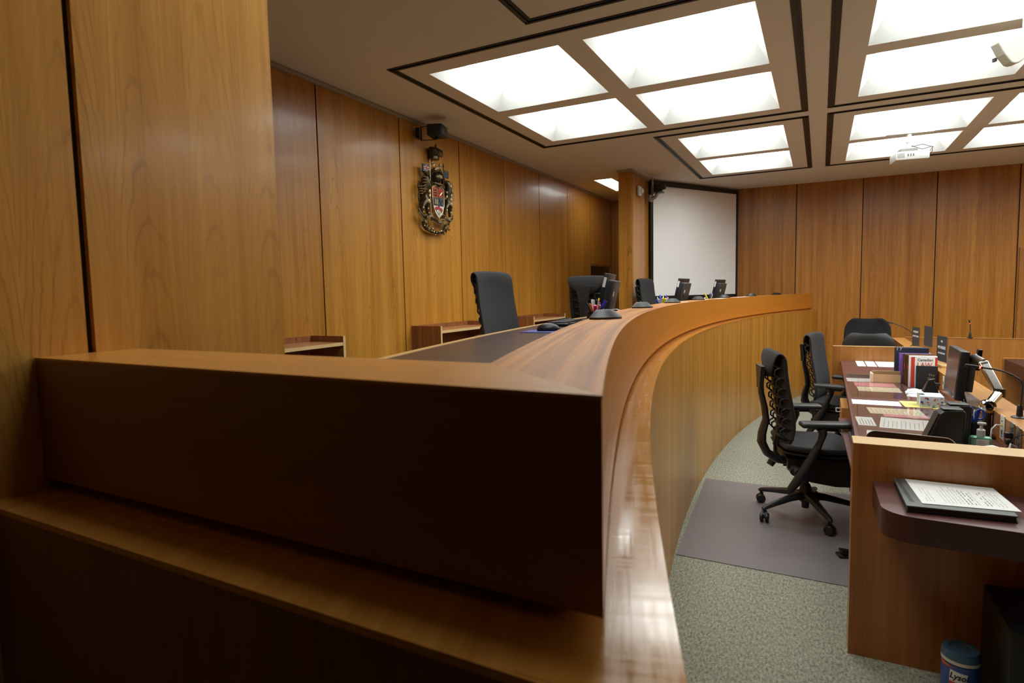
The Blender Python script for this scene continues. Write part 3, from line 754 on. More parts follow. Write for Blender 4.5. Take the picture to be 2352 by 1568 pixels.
    # ribs
    for k in range(8):
        z = .555+.064*k
        # interpolate profile
        xx = next(prof[i][0]+(prof[i+1][0]-prof[i][0])*(z-prof[i][1])/(prof[i+1][1]-prof[i][1]) for i in range(8) if prof[i][1] <= z <= prof[i+1][1])
        rb = MB()
        hw = .205
        rb.tube([(xx-.012, -hw, z), (xx-.045, -hw*.72, z-.004), (xx-.062, -hw*.35, z-.006), (xx-.066, 0, z-.006), (xx-.062, hw*.35, z-.006), (xx-.045, hw*.72, z-.004), (xx-.012, hw, z)], .008, n=8)
        for sg in (-1, 1):
            for q in (.42, .78):
                rb.tube([(xx-.05, sg*hw*q, z), (xx-.075, sg*hw*q, z+.02), (xx-.075, sg*hw*q, z+.045), (xx-.05, sg*hw*q, z+.062)], .006, n=6)
        rb.build('back_rib', m_frame, t)
    sp = MB(); sp.tube([(-.215, 0, .98), (-.205, 0, .88), (-.185, 0, .75), (-.168, 0, .64), (-.175, 0, .55), (-.19, 0, .47)], [.018, .024, .026, .028, .030, .03], flat=(1.3, .6)); sp.build('spine', m_frame, t)
    # outer C-shaped support
    os_ = MB(); os_.tube([(-.268, 0, .985), (-.288, 0, .90), (-.285, 0, .82), (-.264, 0, .73), (-.252, 0, .64), (-.275, 0, .55), (-.278, 0, .49), (-.245, 0, .42), (-.18, 0, .375), (-.12, 0, .36)],
                 [.018, .019, .020, .022, .024, .028, .032, .032, .028, .022], flat=(2.3, .85), n=16); os_.build('back_support', m_frame, t)
    yk = MB(); yk.prism([(-.085, 1.00), (-.052, .90), (-.048, .85), (.048, .85), (.052, .90), (.085, 1.00)], -.012, .014, 0, Matrix(((0, 0, 1, -.292), (1, 0, 0, 0), (0, 1, 0, 0), (0, 0, 0, 1)))); yk.build('support_yoke', m_frame, t)
    # arms
    for sg in (-1, 1):
        y = sg*.300
        ar = thing_part('armrest', t)
        st = MB(); st.tube([(-.165, sg*.275, .255), (-.13, sg*.285, .31), (-.055, sg*.295, .45), (-.015, sg*.30, .535)], [.026, .034, .033, .030], flat=(1.15, .8), n=14)
        st.tube([(-.13, sg*.16, .37), (-.11, sg*.275, .36)], .03)
        so = st.build('arm_sleeve', m_frame, ar)
        st = MB(); st.tube([(-.02, y, .53), (.0, y, .58), (.01, y, .62), (.0, y, .655)], [.026, .022, .030, .040], flat=(1.4, .7), n=14); st.build('arm_stem', m_frame, ar)
        pd = MB(); pd.box(-.12, .17, y-.048, y+.048, .658, .692, 0, None, bev=.016, seg=4); pd.build('arm_pad', m_pad, ar)
        pd = MB(); pd.box(-.03, .09, y-.03, y+.03, .640, .660, 0, None, bev=.006); pd.build('arm_plate', m_black, ar)
    return t
def thing_part(name, parent):
    # a part with sub-parts: small mounting plate mesh that carries them
    mb = MB(); mb.box(-.14, -.08, -.005, .005, .33, .36)
    return mb.build(name, m_frame, parent)
ch = task_chair('charcoal high-backed task chair on the grey floor mat, nearest to the camera')
ch.location = (-.062, 4.30, .004); ch.rotation_euler = (0, 0, math.radians(16))
dup(ch, (.16, 5.93, 0), math.radians(-14), 'charcoal high-backed task chair tucked at the clerk desk, behind the one on the mat')
dup(ch, (-1.80, 3.58, .555), math.radians(-6), 'charcoal high-backed chair behind the bench, nearest, left of the wall cabinets')
dup(ch, (-1.97, 5.66, .555), math.radians(84), 'charcoal high-backed chair turned with its back to the camera behind the nearest monitor')
dup(ch, (-1.75, 7.41, .555), math.radians(-9), 'charcoal high-backed chair behind the bench in front of the white screen edge')

# ------------------------------------------------------------------ low cabinets on the left wall
def cabinet(label):
    t = thing('wall_cabinet', label, 'cabinet', (0, 0, 0), 0, 'low walnut cabinets along the left wall')
    W, D, H = .925, .305, .689
    mb = MB(); mb.box(0, D, 0, .018, 0, H); mb.build('side_panel', w_wal, t)
    mb = MB(); mb.box(0, D, W-.018, W, 0, H); mb.build('side_panel', w_wal, t)
    mb = MB(); mb.box(0, .015, .018, W-.018, 0, H); mb.build('back_panel', w_wal, t)
    mb = MB(); mb.box(.015, D-.004, .018, W-.018, H-.062, H-.040); mb.build('top_shelf', w_walx, t)
    mb = MB(); mb.box(.015, D-.006, .018, W-.018, .28, .30); mb.build('shelf', w_walx, t)
    mb = MB(); mb.box(D-.003, D+.001, -.0005, .0185, 0, H+.0005); mb.box(D-.003, D+.001, W-.0185, W+.0005, 0, H+.0005); mb.box(D-.006, D-.002, .018, W-.018, H-.062, H-.040); mb.build('edge_banding', w_deskcap, t)
    return t
cb = cabinet('low open walnut cabinet on the left wall, nearest, beside the big near panel'); cb.location = (-3.139, 2.12, .555)
dup(cb, (-3.139, 4.188, .555), 0, 'low open walnut cabinet on the left wall, directly left of the nearest bench chair')
dup(cb, (-3.139, 6.03, .555), 0, 'low open walnut cabinet on the left wall, right of the nearest bench chair')
# dark opening at the end of the left wall
t = thing('wall_niche', 'dark framed opening low at the far end of the left wall', 'niche', (0, 0, 0))
MB().box(-3.139, -3.12, 8.775, 9.60, .556, 1.90).build('dark_recess', m_blackg, t)
MB().box(-3.139, -3.105, 8.765, 9.61, 1.90, 1.935).build('lintel', w_wal, t)

# ------------------------------------------------------------------ projection screen (hung across the far corner)
SA, SB = Vector((-2.075, 8.19, 0)), Vector((-1.145, 9.76, 0))
t = thing('projection_screen', 'tall white projection screen with black border hung across the far corner', 'projection screen', SA, math.atan2(SB.y-SA.y, SB.x-SA.x))
SW = (SB-SA).length; zt, zb = 2.985, 1.385
MB().box(0, SW, .0, .012, zb, zt).build('screen_backing', m_black, t)
MB().box(.045, SW-.03, -.0015, -.0002, zb+.045, zt-.055).build('screen_fabric', m_screen, t)
fr = MB(); fr.box(0, .045, -.012, 0, zb, zt); fr.box(SW-.03, SW, -.012, 0, zb, zt); fr.box(0, SW, -.012, 0, zb, zb+.045); fr.box(0, SW, -.014, 0, zt-.055, zt)
fr.build('black_border', m_black, t)

# camera + detector on the partition
t = thing('security_camera', 'black camera on a bracket at the top left corner of the projection screen', 'camera', (-1.93, 8.02, 2.80))
MB().box(-.05, .05, -.05, .06, 0, .10, 0, None, bev=.012).build('camera_body', m_blackg, t)
mb = MB(); mb.lathe([(0, -.02), (.032, -.02), (.038, .02), (.03, .05), (0, .05)], M=T(.055, -.02, .055)@RY(PI/2)); mb.build('lens_housing', m_black, t)
MB().box(-.07, .07, -.07, .07, -.012, 0).build('mount_plate', m_dgrey, t)
mb = MB(); mb.tube([(-.10, 0, -.09), (-.03, 0, -.06), (0, 0, -.01)], [.028, .022, .02]); mb.tube([(-.085, .05, .0), (-.085, .05, .20)], .012); mb.box(-.12, -.08, -.05, .05, -.12, -.03, 0, None, bev=.01); mb.build('bracket_arm', m_steel, t)
t = thing('motion_detector', 'white motion detector box on the partition side left of the black camera', 'motion detector', (-2.097, 7.66, 2.775))
MB().box(0, .035, -.055, .055, -.062, .062, 0, None, bev=.010).build('housing', m_white, t)
mb = MB(); mb.ball((.042, .01, .0), (.028, .034, .036), 0, None, 16); mb.build('lens_dome', m_white, t)

# ceiling speaker / light over crest
t = thing('wall_speaker', 'small black loudspeaker near the ceiling above the coat of arms', 'speaker', (-2.97, 4.345, 2.892), math.radians(14)); t.scale = (.85, .85, .85)
mb = MB(); mb.prism([(-.02, -.10), (.13, -.085), (.13, .085), (-.02, .10)], -.055, .055); mb.build('cabinet', m_black, t, bev=.008)
MB().box(.130, .136, -.075, .075, -.048, .048, 0, None, bev=.002).build('front_grille', m_dgrey, t)
mb = MB()
for z in (-.075, .075): mb.tube([(-.13, .03, z*.9), (.02, .03, z*.9), (.05, 0, z)], .004)
mb.tube([(-.13, .03, -.07), (-.13, .03, .07)], .006); mb.box(-.17, -.13, -.02, .06, -.05, .05)
mb.tube([(.05, 0, -.075), (.05, 0, -.05)], .012)
mb.build('bracket', m_blackg, t)

# ------------------------------------------------------------------ coat of arms
arms = thing('coat_of_arms', 'bronze coat of arms with lion, unicorn, shield and crown on the left wall', 'coat of arms', (0, 0, 0))
X0 = -3.139
def yzd(pts): return pts
# backing pieces / shield
sh = [(4.469, 2.462), (4.515, 2.478), (4.561, 2.466), (4.607, 2.478), (4.651, 2.460), (4.652, 2.36), (4.646, 2.31), (4.614, 2.244), (4.560, 2.190), (4.505, 2.240), (4.477, 2.30), (4.468, 2.37)]
sb = MB(); sb.yz(sh, X0, -3.075)
cx0, cz0 = 4.56, 2.34
shield = sb.build('shield', m_gold, arms)
def inset(p, k): return [(cx0+(y-cx0)*k, cz0+(z-cz0)*k) for y, z in p]
def q(poly, mat, nm, x=-3.071, par=shield): 
    o = MB().yz(poly, -3.076, x).build(nm, mat, par); return o
q([(4.477, 2.452), (4.515, 2.468), (4.556, 2.456), (4.556, 2.378), (4.476, 2.374)], m_enr, 'red_quarter')
q([(4.566, 2.456), (4.607, 2.468), (4.643, 2.452), (4.644, 2.380), (4.566, 2.378)], m_enr, 'red_quarter')
q([(4.476, 2.370), (4.556, 2.374), (4.556, 2.306), (4.483, 2.304)], m_enb, 'blue_quarter')
q([(4.566, 2.374), (4.644, 2.376), (4.640, 2.308), (4.566, 2.306)], m_enb, 'blue_quarter')
wp = q([(4.484, 2.300), (4.638, 2.304), (4.608, 2.247), (4.560, 2.199), (4.511, 2.244)], m_enw, 'white_base')
def leaf_poly(cy, cz, s):
    pts = [(0, 1), (.22, .62), (.48, .74), (.40, .20), (.72, .42), (.80, .22), (1.0, .15), (.80, -.12), (.86, -.28), (.20, -.42), (.05, -.42), (.05, -1), (-.05, -1), (-.05, -.42), (-.20, -.42), (-.86, -.28), (-.80, -.12), (-1.0, .15), (-.80, .22), (-.72, .42), (-.40, .20), (-.48, .74), (-.22, .62)]
    return [(cy+a*s, cz+b*s) for a, b in pts]
for (cy, cz, s) in ((4.523, 2.275, .023), (4.561, 2.284, .025), (4.598, 2.268, .023)): q(leaf_poly(cy, cz, s), m_enr, 'maple_leaf', -3.066)
st = MB()
for y in (4.523, 4.598): st.tube([(-3.069, y, 2.255), (-3.069, 4.561, 2.225)], .0018)
st.tube([(-3.069, 4.561, 2.262), (-3.069, 4.561, 2.21)], .002); st.build('leaf_stems', m_bronze, shield)
ch_ = MB()
for k in range(3):
    z = 2.440-.022*k; ch_.tube([(-3.069, 4.485, z), (-3.064, 4.505, z+.005), (-3.066, 4.525, z-.003), (-3.064, 4.548, z+.004)], [.003, .006, .005, .004], n=6)
ch_.tube([(-3.068, 4.580, 2.395), (-3.062, 4.60, 2.42), (-3.064, 4.625, 2.435), (-3.066, 4.632, 2.40)], [.004, .009, .008, .003], n=6)
for z in (2.46, 2.385): ch_.tube([(-3.07, 4.57, z), (-3.07, 4.64, z)], .003)
hp = [(4.505, 2.360), (4.500, 2.315), (4.540, 2.315), (4.545, 2.365)]
for a, b in zip(hp, hp[1:]): ch_.tube([(-3.068, *a), (-3.068, *b)], .004, n=6)
for k in range(4): ch_.tube([(-3.068, 4.508+.009*k, 2.318), (-3.068, 4.510+.009*k, 2.358)], .0016, n=5)
for (y, z) in ((4.590, 2.355), (4.622, 2.357), (4.606, 2.328)):
    ch_.tube([(-3.066, y, z-.013), (-3.064, y, z+.014)], [.003, .005], n=6); ch_.tube([(-3.066, y-.010, z+.004), (-3.066, y+.010, z+.004)], .003, n=6)
ch_.build('gold_charges', m_gold, shield)
rim = MB(); pts = [(-3.072, y, z) for y, z in sh]; rim.tube(pts+[pts[0]], .0055, n=8); rim.build('shield_rim', m_gold, shield)
# helmet and mantling
hl = MB(); hl.ball((-3.085, 4.560, 2.553), (.045, .046, .052), 0, None, 18); hl.tube([(-3.09, 4.52, 2.500), (-3.06, 4.56, 2.488), (-3.09, 4.60, 2.500)], [.018, .022, .018], n=10)
hl.tube([(-3.085, 4.515, 2.598), (-3.05, 4.56, 2.606), (-3.085, 4.605, 2.598)], .010, n=8)
he = hl.build('helmet', m_bronze, arms)
hb_ = MB()
for k in range(3): hb_.tube([(-3.045, 4.552+.016*k, 2.575), (-3.040, 4.552+.016*k, 2.545)], .005, n=6)
hb_.build('visor_bars', m_gold, he)
mt = MB(); rnd_ = random.Random(3)
for sg in (-1, 1):
    for k in range(9):
        a = k/8; y = 4.56+sg*(.045+.07*a+.01*rnd_.random()); z = 2.60-.02*k*.6+.015*rnd_.random()
        mt.tube([(-3.10, y-sg*.02, z), (-3.075, y, z+.018), (-3.08, y+sg*.022, z+.004), (-3.10, y+sg*.014, z-.018)], [.006, .011, .009, .003], n=7)
mt.tube([(-3.09, 4.355, 2.585), (-3.07, 4.375, 2.565), (-3.08, 4.405, 2.555), (-3.09, 4.43, 2.575)], [.010, .013, .014, .008], n=8)
mt.build('mantling', m_bronze, arms)
def beast(name, body, legs, tail, mane, gold_r):
    b = MB()
    b.tube([(-3.090+.010*math.sin(i), y, z) for i, (y, z, r) in enumerate(body)], [r*1.45 for *_, r in body], n=12, flat=(1, .9))
    for lg in legs: b.tube([(-3.084, y, z) for y, z, r in lg], [r*1.3 for *_, r in lg], n=8)
    b.tube([(-3.10, y, z) for y, z in tail], [.006]*(len(tail)-1)+[.012], n=7)
    o = b.build(name, m_bronze, arms)
    g = MB()
    for (y, z, a) in mane: g.tube([(-3.075, y, z), (-3.052, y+.014*math.cos(a), z+.014*math.sin(a)), (-3.075, y+.028*math.cos(a), z+.028*math.sin(a))], [.005, .006, .002], n=6)
    for (y, z, r) in body[2:]: g.ball((-3.056, y+.004, z), (.012, r*.6, r*.7), 0, None, 8)
    for lg in legs:
        for (y, z, r) in lg[1:-1]: g.ball((-3.070, y, z), (.008, r*.7, r*.8), 0, None, 8)
    g.build('gilt_highlights', m_gold, o)
    return o
beast('lion_figure', [(4.385, 2.535, .012), (4.372, 2.525, .024), (4.390, 2.492, .030), (4.392, 2.450, .036), (4.400, 2.410, .030), (4.400, 2.370, .026), (4.385, 2.325, .030)],
      [[(4.385, 2.33, .026), (4.345, 2.295, .020), (4.325, 2.262, .013), (4.322, 2.225, .010), (4.345, 2.205, .010)], [(4.400, 2.33, .024), (4.412, 2.29, .018), (4.395, 2.262, .012), (4.405, 2.225, .010), (4.425, 2.212, .008)],
       [(4.395, 2.46, .018), (4.425, 2.445, .014), (4.448, 2.455, .009)], [(4.395, 2.425, .018), (4.430, 2.405, .013), (4.452, 2.385, .008)]],
      [(4.375, 2.315), (4.335, 2.290), (4.305, 2.315), (4.296, 2.365), (4.312, 2.405), (4.295, 2.440), (4.312, 2.470)],
      [(4.36-.002*k, 2.52-.022*k, 2.6+.25*k) for k in range(6)]+[(4.375, 2.53-.02*k, 3.6) for k in range(6)]+[(4.30+.004*k, 2.44-.02*k, 3.2) for k in range(4)], 1)
beast('unicorn_figure', [(4.712, 2.545, .010), (4.728, 2.535, .020), (4.742, 2.50, .024), (4.750, 2.462, .032), (4.748, 2.42, .034), (4.742, 2.38, .028), (4.745, 2.34, .030)],
      [[(4.735, 2.34, .022), (4.705, 2.315, .016), (4.692, 2.28, .011), (4.682, 2.24, .010)], [(4.755, 2.34, .024), (4.772, 2.30, .017), (4.758, 2.265, .012), (4.762, 2.225, .010)],
       [(4.735, 2.455, .016), (4.700, 2.44, .012), (4.675, 2.455, .008)], [(4.735, 2.42, .016), (4.698, 2.40, .012), (4.682, 2.375, .008)]],
      [(4.765, 2.345), (4.795, 2.36), (4.800, 2.41), (4.785, 2.45), (4.798, 2.48)],
      [(4.755, 2.53-.02*k, .4-.2*k) for k in range(6)]+[(4.77, 2.44-.02*k, .1) for k in range(4)], 1)
# banners
for nm, P0, px, mat in (('flag_left', [(4.338, 2.640), (4.436, 2.645), (4.436, 2.583), (4.343, 2.578)], 4.441, m_enb), ('flag_right', [(4.662, 2.640), (4.744, 2.636), (4.738, 2.572), (4.662, 2.575)], 4.654, m_enb)):
    pl = MB(); pl.tube([(-3.075, px, 2.20 if px < 4.5 else 2.30), (-3.07, px, 2.665)], .0045, n=8); pl.tube([(-3.07, px, 2.665), (-3.07, px, 2.70)], [.010, .001], n=8)
    po = pl.build('banner_pole', m_gold if px < 4.5 else m_bronze, arms)
    fo = MB().yz(P0, -3.082, -3.072).build('banner', mat, po)
    y0, y1, z0, z1 = P0[0][0], P0[1][0], P0[3][1], P0[0][1]
    if px < 4.5:
        d = MB(); yc, zc = (y0+y1)/2, (z0+z1)/2
        for a, b in (((y0+.003, z1-.004), (y1-.003, z0+.006)), ((y0+.003, z0+.003), (y1-.003, z1-.003))): d.tube([(-3.070, *a), (-3.070, *b)], .006, 0, n=6, flat=(1, .3))
        d.box(-3.072, -3.068, yc-.011, yc+.011, z0+.003, z1-.003, 0); d.box(-3.072, -3.068, y0+.004, y1-.003, zc-.010, zc+.010, 0)
        d.box(-3.072, -3.066, yc-.005, yc+.005, z0+.003, z1-.003, 1); d.box(-3.072, -3.066, y0+.004, y1-.003, zc-.005, zc+.005, 1)
        d.build('banner_cross', [m_enw, m_enr], fo)
    else:
        d = MB()
        for (y, z) in ((4.685, 2.62), (4.715, 2.618), (4.70, 2.592)): d.tube([(-3.07, y, z-.012), (-3.068, y, z+.012)], [.002, .005], n=6); d.tube([(-3.07, y-.009, z+.003), (-3.07, y+.009, z+.003)], .0025, n=6)
        d.build('banner_lilies', m_gold, fo)
# crest lion above helmet
cl = MB(); cl.tube([(-3.08, 4.525, 2.618), (-3.075, 4.55, 2.632), (-3.07, 4.585, 2.640), (-3.075, 4.605, 2.655)], [.010, .016, .016, .010], n=9)
cl.ball((-3.065, 4.592, 2.668), (.015, .014, .014), 0, None, 10)
for a, b in (((4.545, 2.63), (4.548, 2.606)), ((4.60, 2.64), (4.612, 2.612)), ((4.58, 2.636), (4.583, 2.606))): cl.tube([(-3.075, *a), (-3.075, *b)], .005, n=6)
cl.tube([(-3.08, 4.525, 2.62), (-3.08, 4.508, 2.645), (-3.08, 4.520, 2.672)], [.004, .005, .008], n=6)
cl.tube([(-3.08, 4.475, 2.665), (-3.075, 4.495, 2.680), (-3.08, 4.520, 2.672)], [.009, .013, .009], n=8)
cl.build('crest_lion', m_gold, arms)
# crown
cr = MB(); cr.lathe([(.052, -.052), (.052, -.030), (.056, -.028), (.060, -.02)], mi=0, M=T(-3.09, 4.545, 2.765)@Matrix.Diagonal((.75, 1, 1, 1)), n=20)
cr.lathe([(0, -.05), (.050, -.05), (.055, -.01), (.070, .030), (.055, .050), (.02, .045), (0, .040)], mi=0, M=T(-3.095, 4.545, 2.765)@Matrix.Diagonal((.6, 1, 1, 1)), n=20)
for k in range(-3, 4):
    y = 4.545+.019*k; cr.tube([(-3.052, y, 2.735), (-3.045, y*.9+4.545*.1+.006*k, 2.77), (-3.055, y, 2.805)], .0045, n=6); cr.ball((-3.048, 4.545+.022*k, 2.79+.012*(3-abs(k))/3), .006, 0, None, 8)
cr.ball((-3.075, 4.545, 2.826), .011, 0, None, 8); cr.tube([(-3.07, 4.545, 2.83), (-3.07, 4.545, 2.85)], .003, n=6); cr.tube([(-3.07, 4.537, 2.842), (-3.07, 4.553, 2.842)], .003, n=6)
cr.build('crown', m_bronze, arms)
# ribbons with motto
def scroll(pts, h, nm, txt, tp, ang, tsz, par):
    g = [[(-3.085+.012*math.sin(i*1.3), y, z-h/2), (-3.080+.012*math.sin(i*1.3), y, z+h/2)] for i, (y, z) in enumerate(pts)]
    mb = MB(); mb.shell(g, .006); o = mb.build(nm, m_bronze, par)
    e = MB()
    for s_ in (-1, 1): e.tube([(-3.076+.012*math.sin(i*1.3), y, z+s_*h/2) for i, (y, z) in enumerate(pts)], .0025, n=6)
    e.build('ribbon_edge', m_gold, o)
    M = T(-3.064, tp[0], tp[1])@RX(ang)@Matrix(((0, 0, 1, 0), (1, 0, 0, 0), (0, 1, 0, 0), (0, 0, 0, 1)))
    text(txt, tsz, M, m_gold, 'motto_letters', o, bold=.0006, ext=.001)
scroll([(4.262, 2.235), (4.285, 2.200), (4.33, 2.180), (4.38, 2.186), (4.43, 2.200), (4.485, 2.215)], .034, 'ribbon', 'A MARI', (4.415, 2.197), .24, .030, arms)
scroll([(4.452, 2.180), (4.50, 2.167), (4.56, 2.158), (4.62, 2.162), (4.668, 2.172)], .036, 'ribbon', 'USQUE', (4.590, 2.162), .03, .032, arms)
scroll([(4.600, 2.212), (4.65, 2.212), (4.70, 2.197), (4.75, 2.186), (4.795, 2.205), (4.805, 2.235)], .034, 'ribbon', 'AD MARE', (4.700, 2.200), -.18, .027, arms)
wr = MB(); wg = MB(); W_ = [(4.365, 2.150), (4.372, 2.115), (4.40, 2.092), (4.44, 2.082), (4.483, 2.072), (4.546, 2.068), (4.61, 2.074), (4.66, 2.085), (4.70, 2.112), (4.715, 2.145)]
for i, (y, z) in enumerate(W_):
    for k in range(9):
        a = rnd_.random()*2*PI; l = .012+.014*rnd_.random(); yy = y+.018*(rnd_.random()-.5)*2; zz = z+.018*(rnd_.random()-.5)*2; x = -3.10+.035*rnd_.random()
        (wg if k % 3 == 0 else wr).tube([(x, yy, zz), (x+.006, yy+l*.5*math.cos(a), zz+l*.5*math.sin(a)), (x, yy+l*math.cos(a), zz+l*math.sin(a))], [.003, .007, .001], n=6)
wr.tube([(-3.11, y, z) for y, z in W_], .012, n=8)
wo = wr.build('floral_wreath', m_bronze, arms); wg.build('wreath_highlights', m_gold, wo)

# ------------------------------------------------------------------ clerk station
ZD = .750
desk = thing('clerk_desk', 'long clerk desk with maroon desktop between two teak end panels', 'desk', (0, 0, 0))
PX0, PX1, PY0, PY1, PZ = .129, .905, 2.716, 2.846, .884
mb = MB(); mb.box(PX0, PX1, PY0, PY1, 0, PZ-.002, 0); mb.build('end_panel', w_desk, desk)
mb = MB(); mb.box(PX0, PX1, PY0-.0005, PY1+.0005, PZ-.002, PZ, 0); mb.build('cap_strip', w_deskcap, desk)
mb = MB(); mb.box(.129, .90, 7.0, 7.045, 0, PZ+.012, 0); mb.build('end_panel', w_barr, desk)
mb = MB(); mb.box(.127, .90, 6.998, 7.047, PZ+.012, PZ+.016, 0); mb.build('cap_strip', w_deskcap, desk)
mb = MB(); mb.prism([(.166, PY1), (.775, PY1), (.775, 7.0), (.200, 7.0)], ZD-.045, ZD-.0005, 0); mb.build('desktop_core', m_lamd, desk)
mb = MB(); mb.prism([(.1655, PY1), (.775, PY1), (.775, 7.0), (.1995, 7.0)], ZD-.0005, ZD, 0); mb.build('desktop', m_lam, desk)
mb = MB(); mb.box(.775, .895, PY1, 8.45, 0, PZ-.002, 0); mb.build('riser', w_desk, desk)
mb = MB(); mb.box(.773, .898, PY1, 8.45, PZ-.002, PZ+.002, 0); mb.build('counter_top', w_count, desk)
# drawer pedestal
ped = thing('drawer_pedestal', 'teak drawer pedestal under the clerk desk with its upper drawers pulled out', 'drawers', (0, 0, 0))
MB().box(.205, .70, 4.62, 5.20, .10, .66).build('carcass', w_desk, ped)
mb = MB(); mb.box(.150, .215, 4.76, 5.19, .50, .655); dr = mb.build('drawer', w_count, ped)
mb = MB(); mb.tube([(.150, 4.90, .60), (.120, 4.90, .60), (.120, 5.05, .60), (.150, 5.05, .60)], .005); mb.build('handle', m_steel, dr)
mb = MB(); mb.box(.185, .215, 4.76, 5.19, .30, .49); dr = mb.build('drawer', w_count, ped)
mb = MB(); mb.tube([(.185, 4.70, .40), (.160, 4.70, .40), (.160, 4.90, .40), (.185, 4.90, .40)], .005); mb.build('handle', m_steel, dr)
t = thing('keyboard_tray', 'maroon pull-out tray under the near edge of the clerk desk', 'tray', (0, 0, 0))
mb = MB(); mb.prism([(.148, 3.12), (.60, 3.12), (.60, 4.42), (.122, 4.42)], .635, .650); mb.build('tray_board', m_lam, t)
mb = MB(); mb.box(.165, .60, 3.12, 3.15, .56, .635); mb.box(.20, .60, 4.38, 4.42, .60, .705); mb.box(.30, .60, 3.12, 3.2, .65, .705); mb.build('slide_rail', m_black, t)
t = thing('keyboard', 'black keyboard on the maroon pull-out tray of the clerk desk', 'keyboard', (.225, 3.72, .650), math.radians(-89))
MB().box(-.22, .22, -.06, .06, 0, .018, 0, None, bev=.003).build('case', m_dgrey, t)
kb = MB()
for r in range(4):
    for c in range(18): kb.box(-.205+c*.0228, -.205+c*.0228+.019, -.05+r*.024, -.05+r*.024+.019, .018, .025, 0)
kb.build('keys', m_black, t)

# acrylic desk protectors
for (x0, x1, y0, y1, lb) in ((.186, .600, 3.23, 4.36, 'clear acrylic sheet lying over papers on the near part of the clerk desk'), (.199, .560, 4.66, 5.92, 'clear acrylic sheet over the pink paper on the far part of the clerk desk')):
    M = T((x0+x1)/2, (y0+y1)/2, ZD+.0035)
    mb = MB(); mb.box(-(x1-x0)/2, (x1-x0)/2, -(y1-y0)/2, (y1-y0)/2, 0, .003, 0, M)
    tag(mb.build('desk_protector', m_glass), lb, 'acrylic sheet')
def paper(cx, cy, sx, sy, rz, mat, lb, lines=8, z=ZD, along='x', th=.0008, mat2=None, nm='paper_sheet'):
    t = thing(nm, lb, 'paper', (cx, cy, z), rz)
    MB().box(-sx/2, sx/2, -sy/2, sy/2, 0, th).build('sheet', mat, t)
    if lines:
        mb = MB(); R_ = random.Random(int(cx*1e4+cy*1e3))
        for k in range(lines):
            if along == 'x':
                y = -sy/2+sy*(k+1)/(lines+1); l = sx*(.5+.35*R_.random()); mb.box(-sx*.42, -sx*.42+l, y-.0014, y+.0014, th, th+.0002)
            else:
                x = -sx/2+sx*(k+1)/(lines+1); l = sy*(.5+.35*R_.random()); mb.box(x-.0014, x+.0014, -sy*.42, -sy*.42+l, th, th+.0002)
        mb.build('printed_lines', mat2 or m_inkg, t)
    return t
paper(.240, 3.86, .085, .24, .03, m_paper, 'small white printed slip under the near acrylic sheet, at its left edge', 5, along='y', mat2=m_ink)
paper(.440, 3.85, .26, .30, -.10, m_paper, 'white printed page under the near acrylic sheet, right of the small slip', 12, along='y')
paper(.375, 3.50, .30, .22, -.06, m_paper, 'white form closest to the near teak end panel, under acrylic', 13, along='x', mat2=m_inkg)
paper(.415, 4.22, .28, .20, .05, m_paper2, 'cream printed page under the near acrylic sheet, upper layer', 12, along='y')
paper(.455, 4.085, .22, .08, .04, m_pink, 'pale pink printed strip below the cream page on the clerk desk', 10, along='y', z=ZD-.0002)
paper(.335, 4.50, .27, .17, .0, m_paper, 'white page between the two acrylic sheets', 3, along='x', mat2=m_ink)
paper(.560, 4.52, .16, .22, .06, m_yel, 'yellow sheet left of the tissue box', 0)
paper(.700, 4.50, .14, .22, -.02, m_yel, 'yellow sheet partly under the tissue box', 3)
paper(.385, 5.33, .27, .21, .02, m_pink, 'pink paper under the far acrylic sheet', 0)
paper(.395, 5.09, .27, .22, .02, m_paper2, 'cream printed page under the far acrylic sheet, nearer than the pink one', 10, along='y')
paper(.290, 5.56, .17, .20, .02, m_paper, 'white slip under the far acrylic sheet beyond the pink paper', 4)
paper(.365, 6.76, .07, .46, .0, m_paper, 'white calendar card leftmost in the row at the far end of the desk', 9)
paper(.450, 6.76, .08, .46, .0, m_paper, 'white calendar card second in the row at the far end of the desk', 9)
paper(.60, 6.76, .20, .46, .0, m_paper, 'wide white calendar sheet at the far end of the desk, left of the navy binder', 10)
paper(.655, 5.00, .19, .36, -.12, m_paper, 'white sheet in front of the black book on the clerk desk', 0)

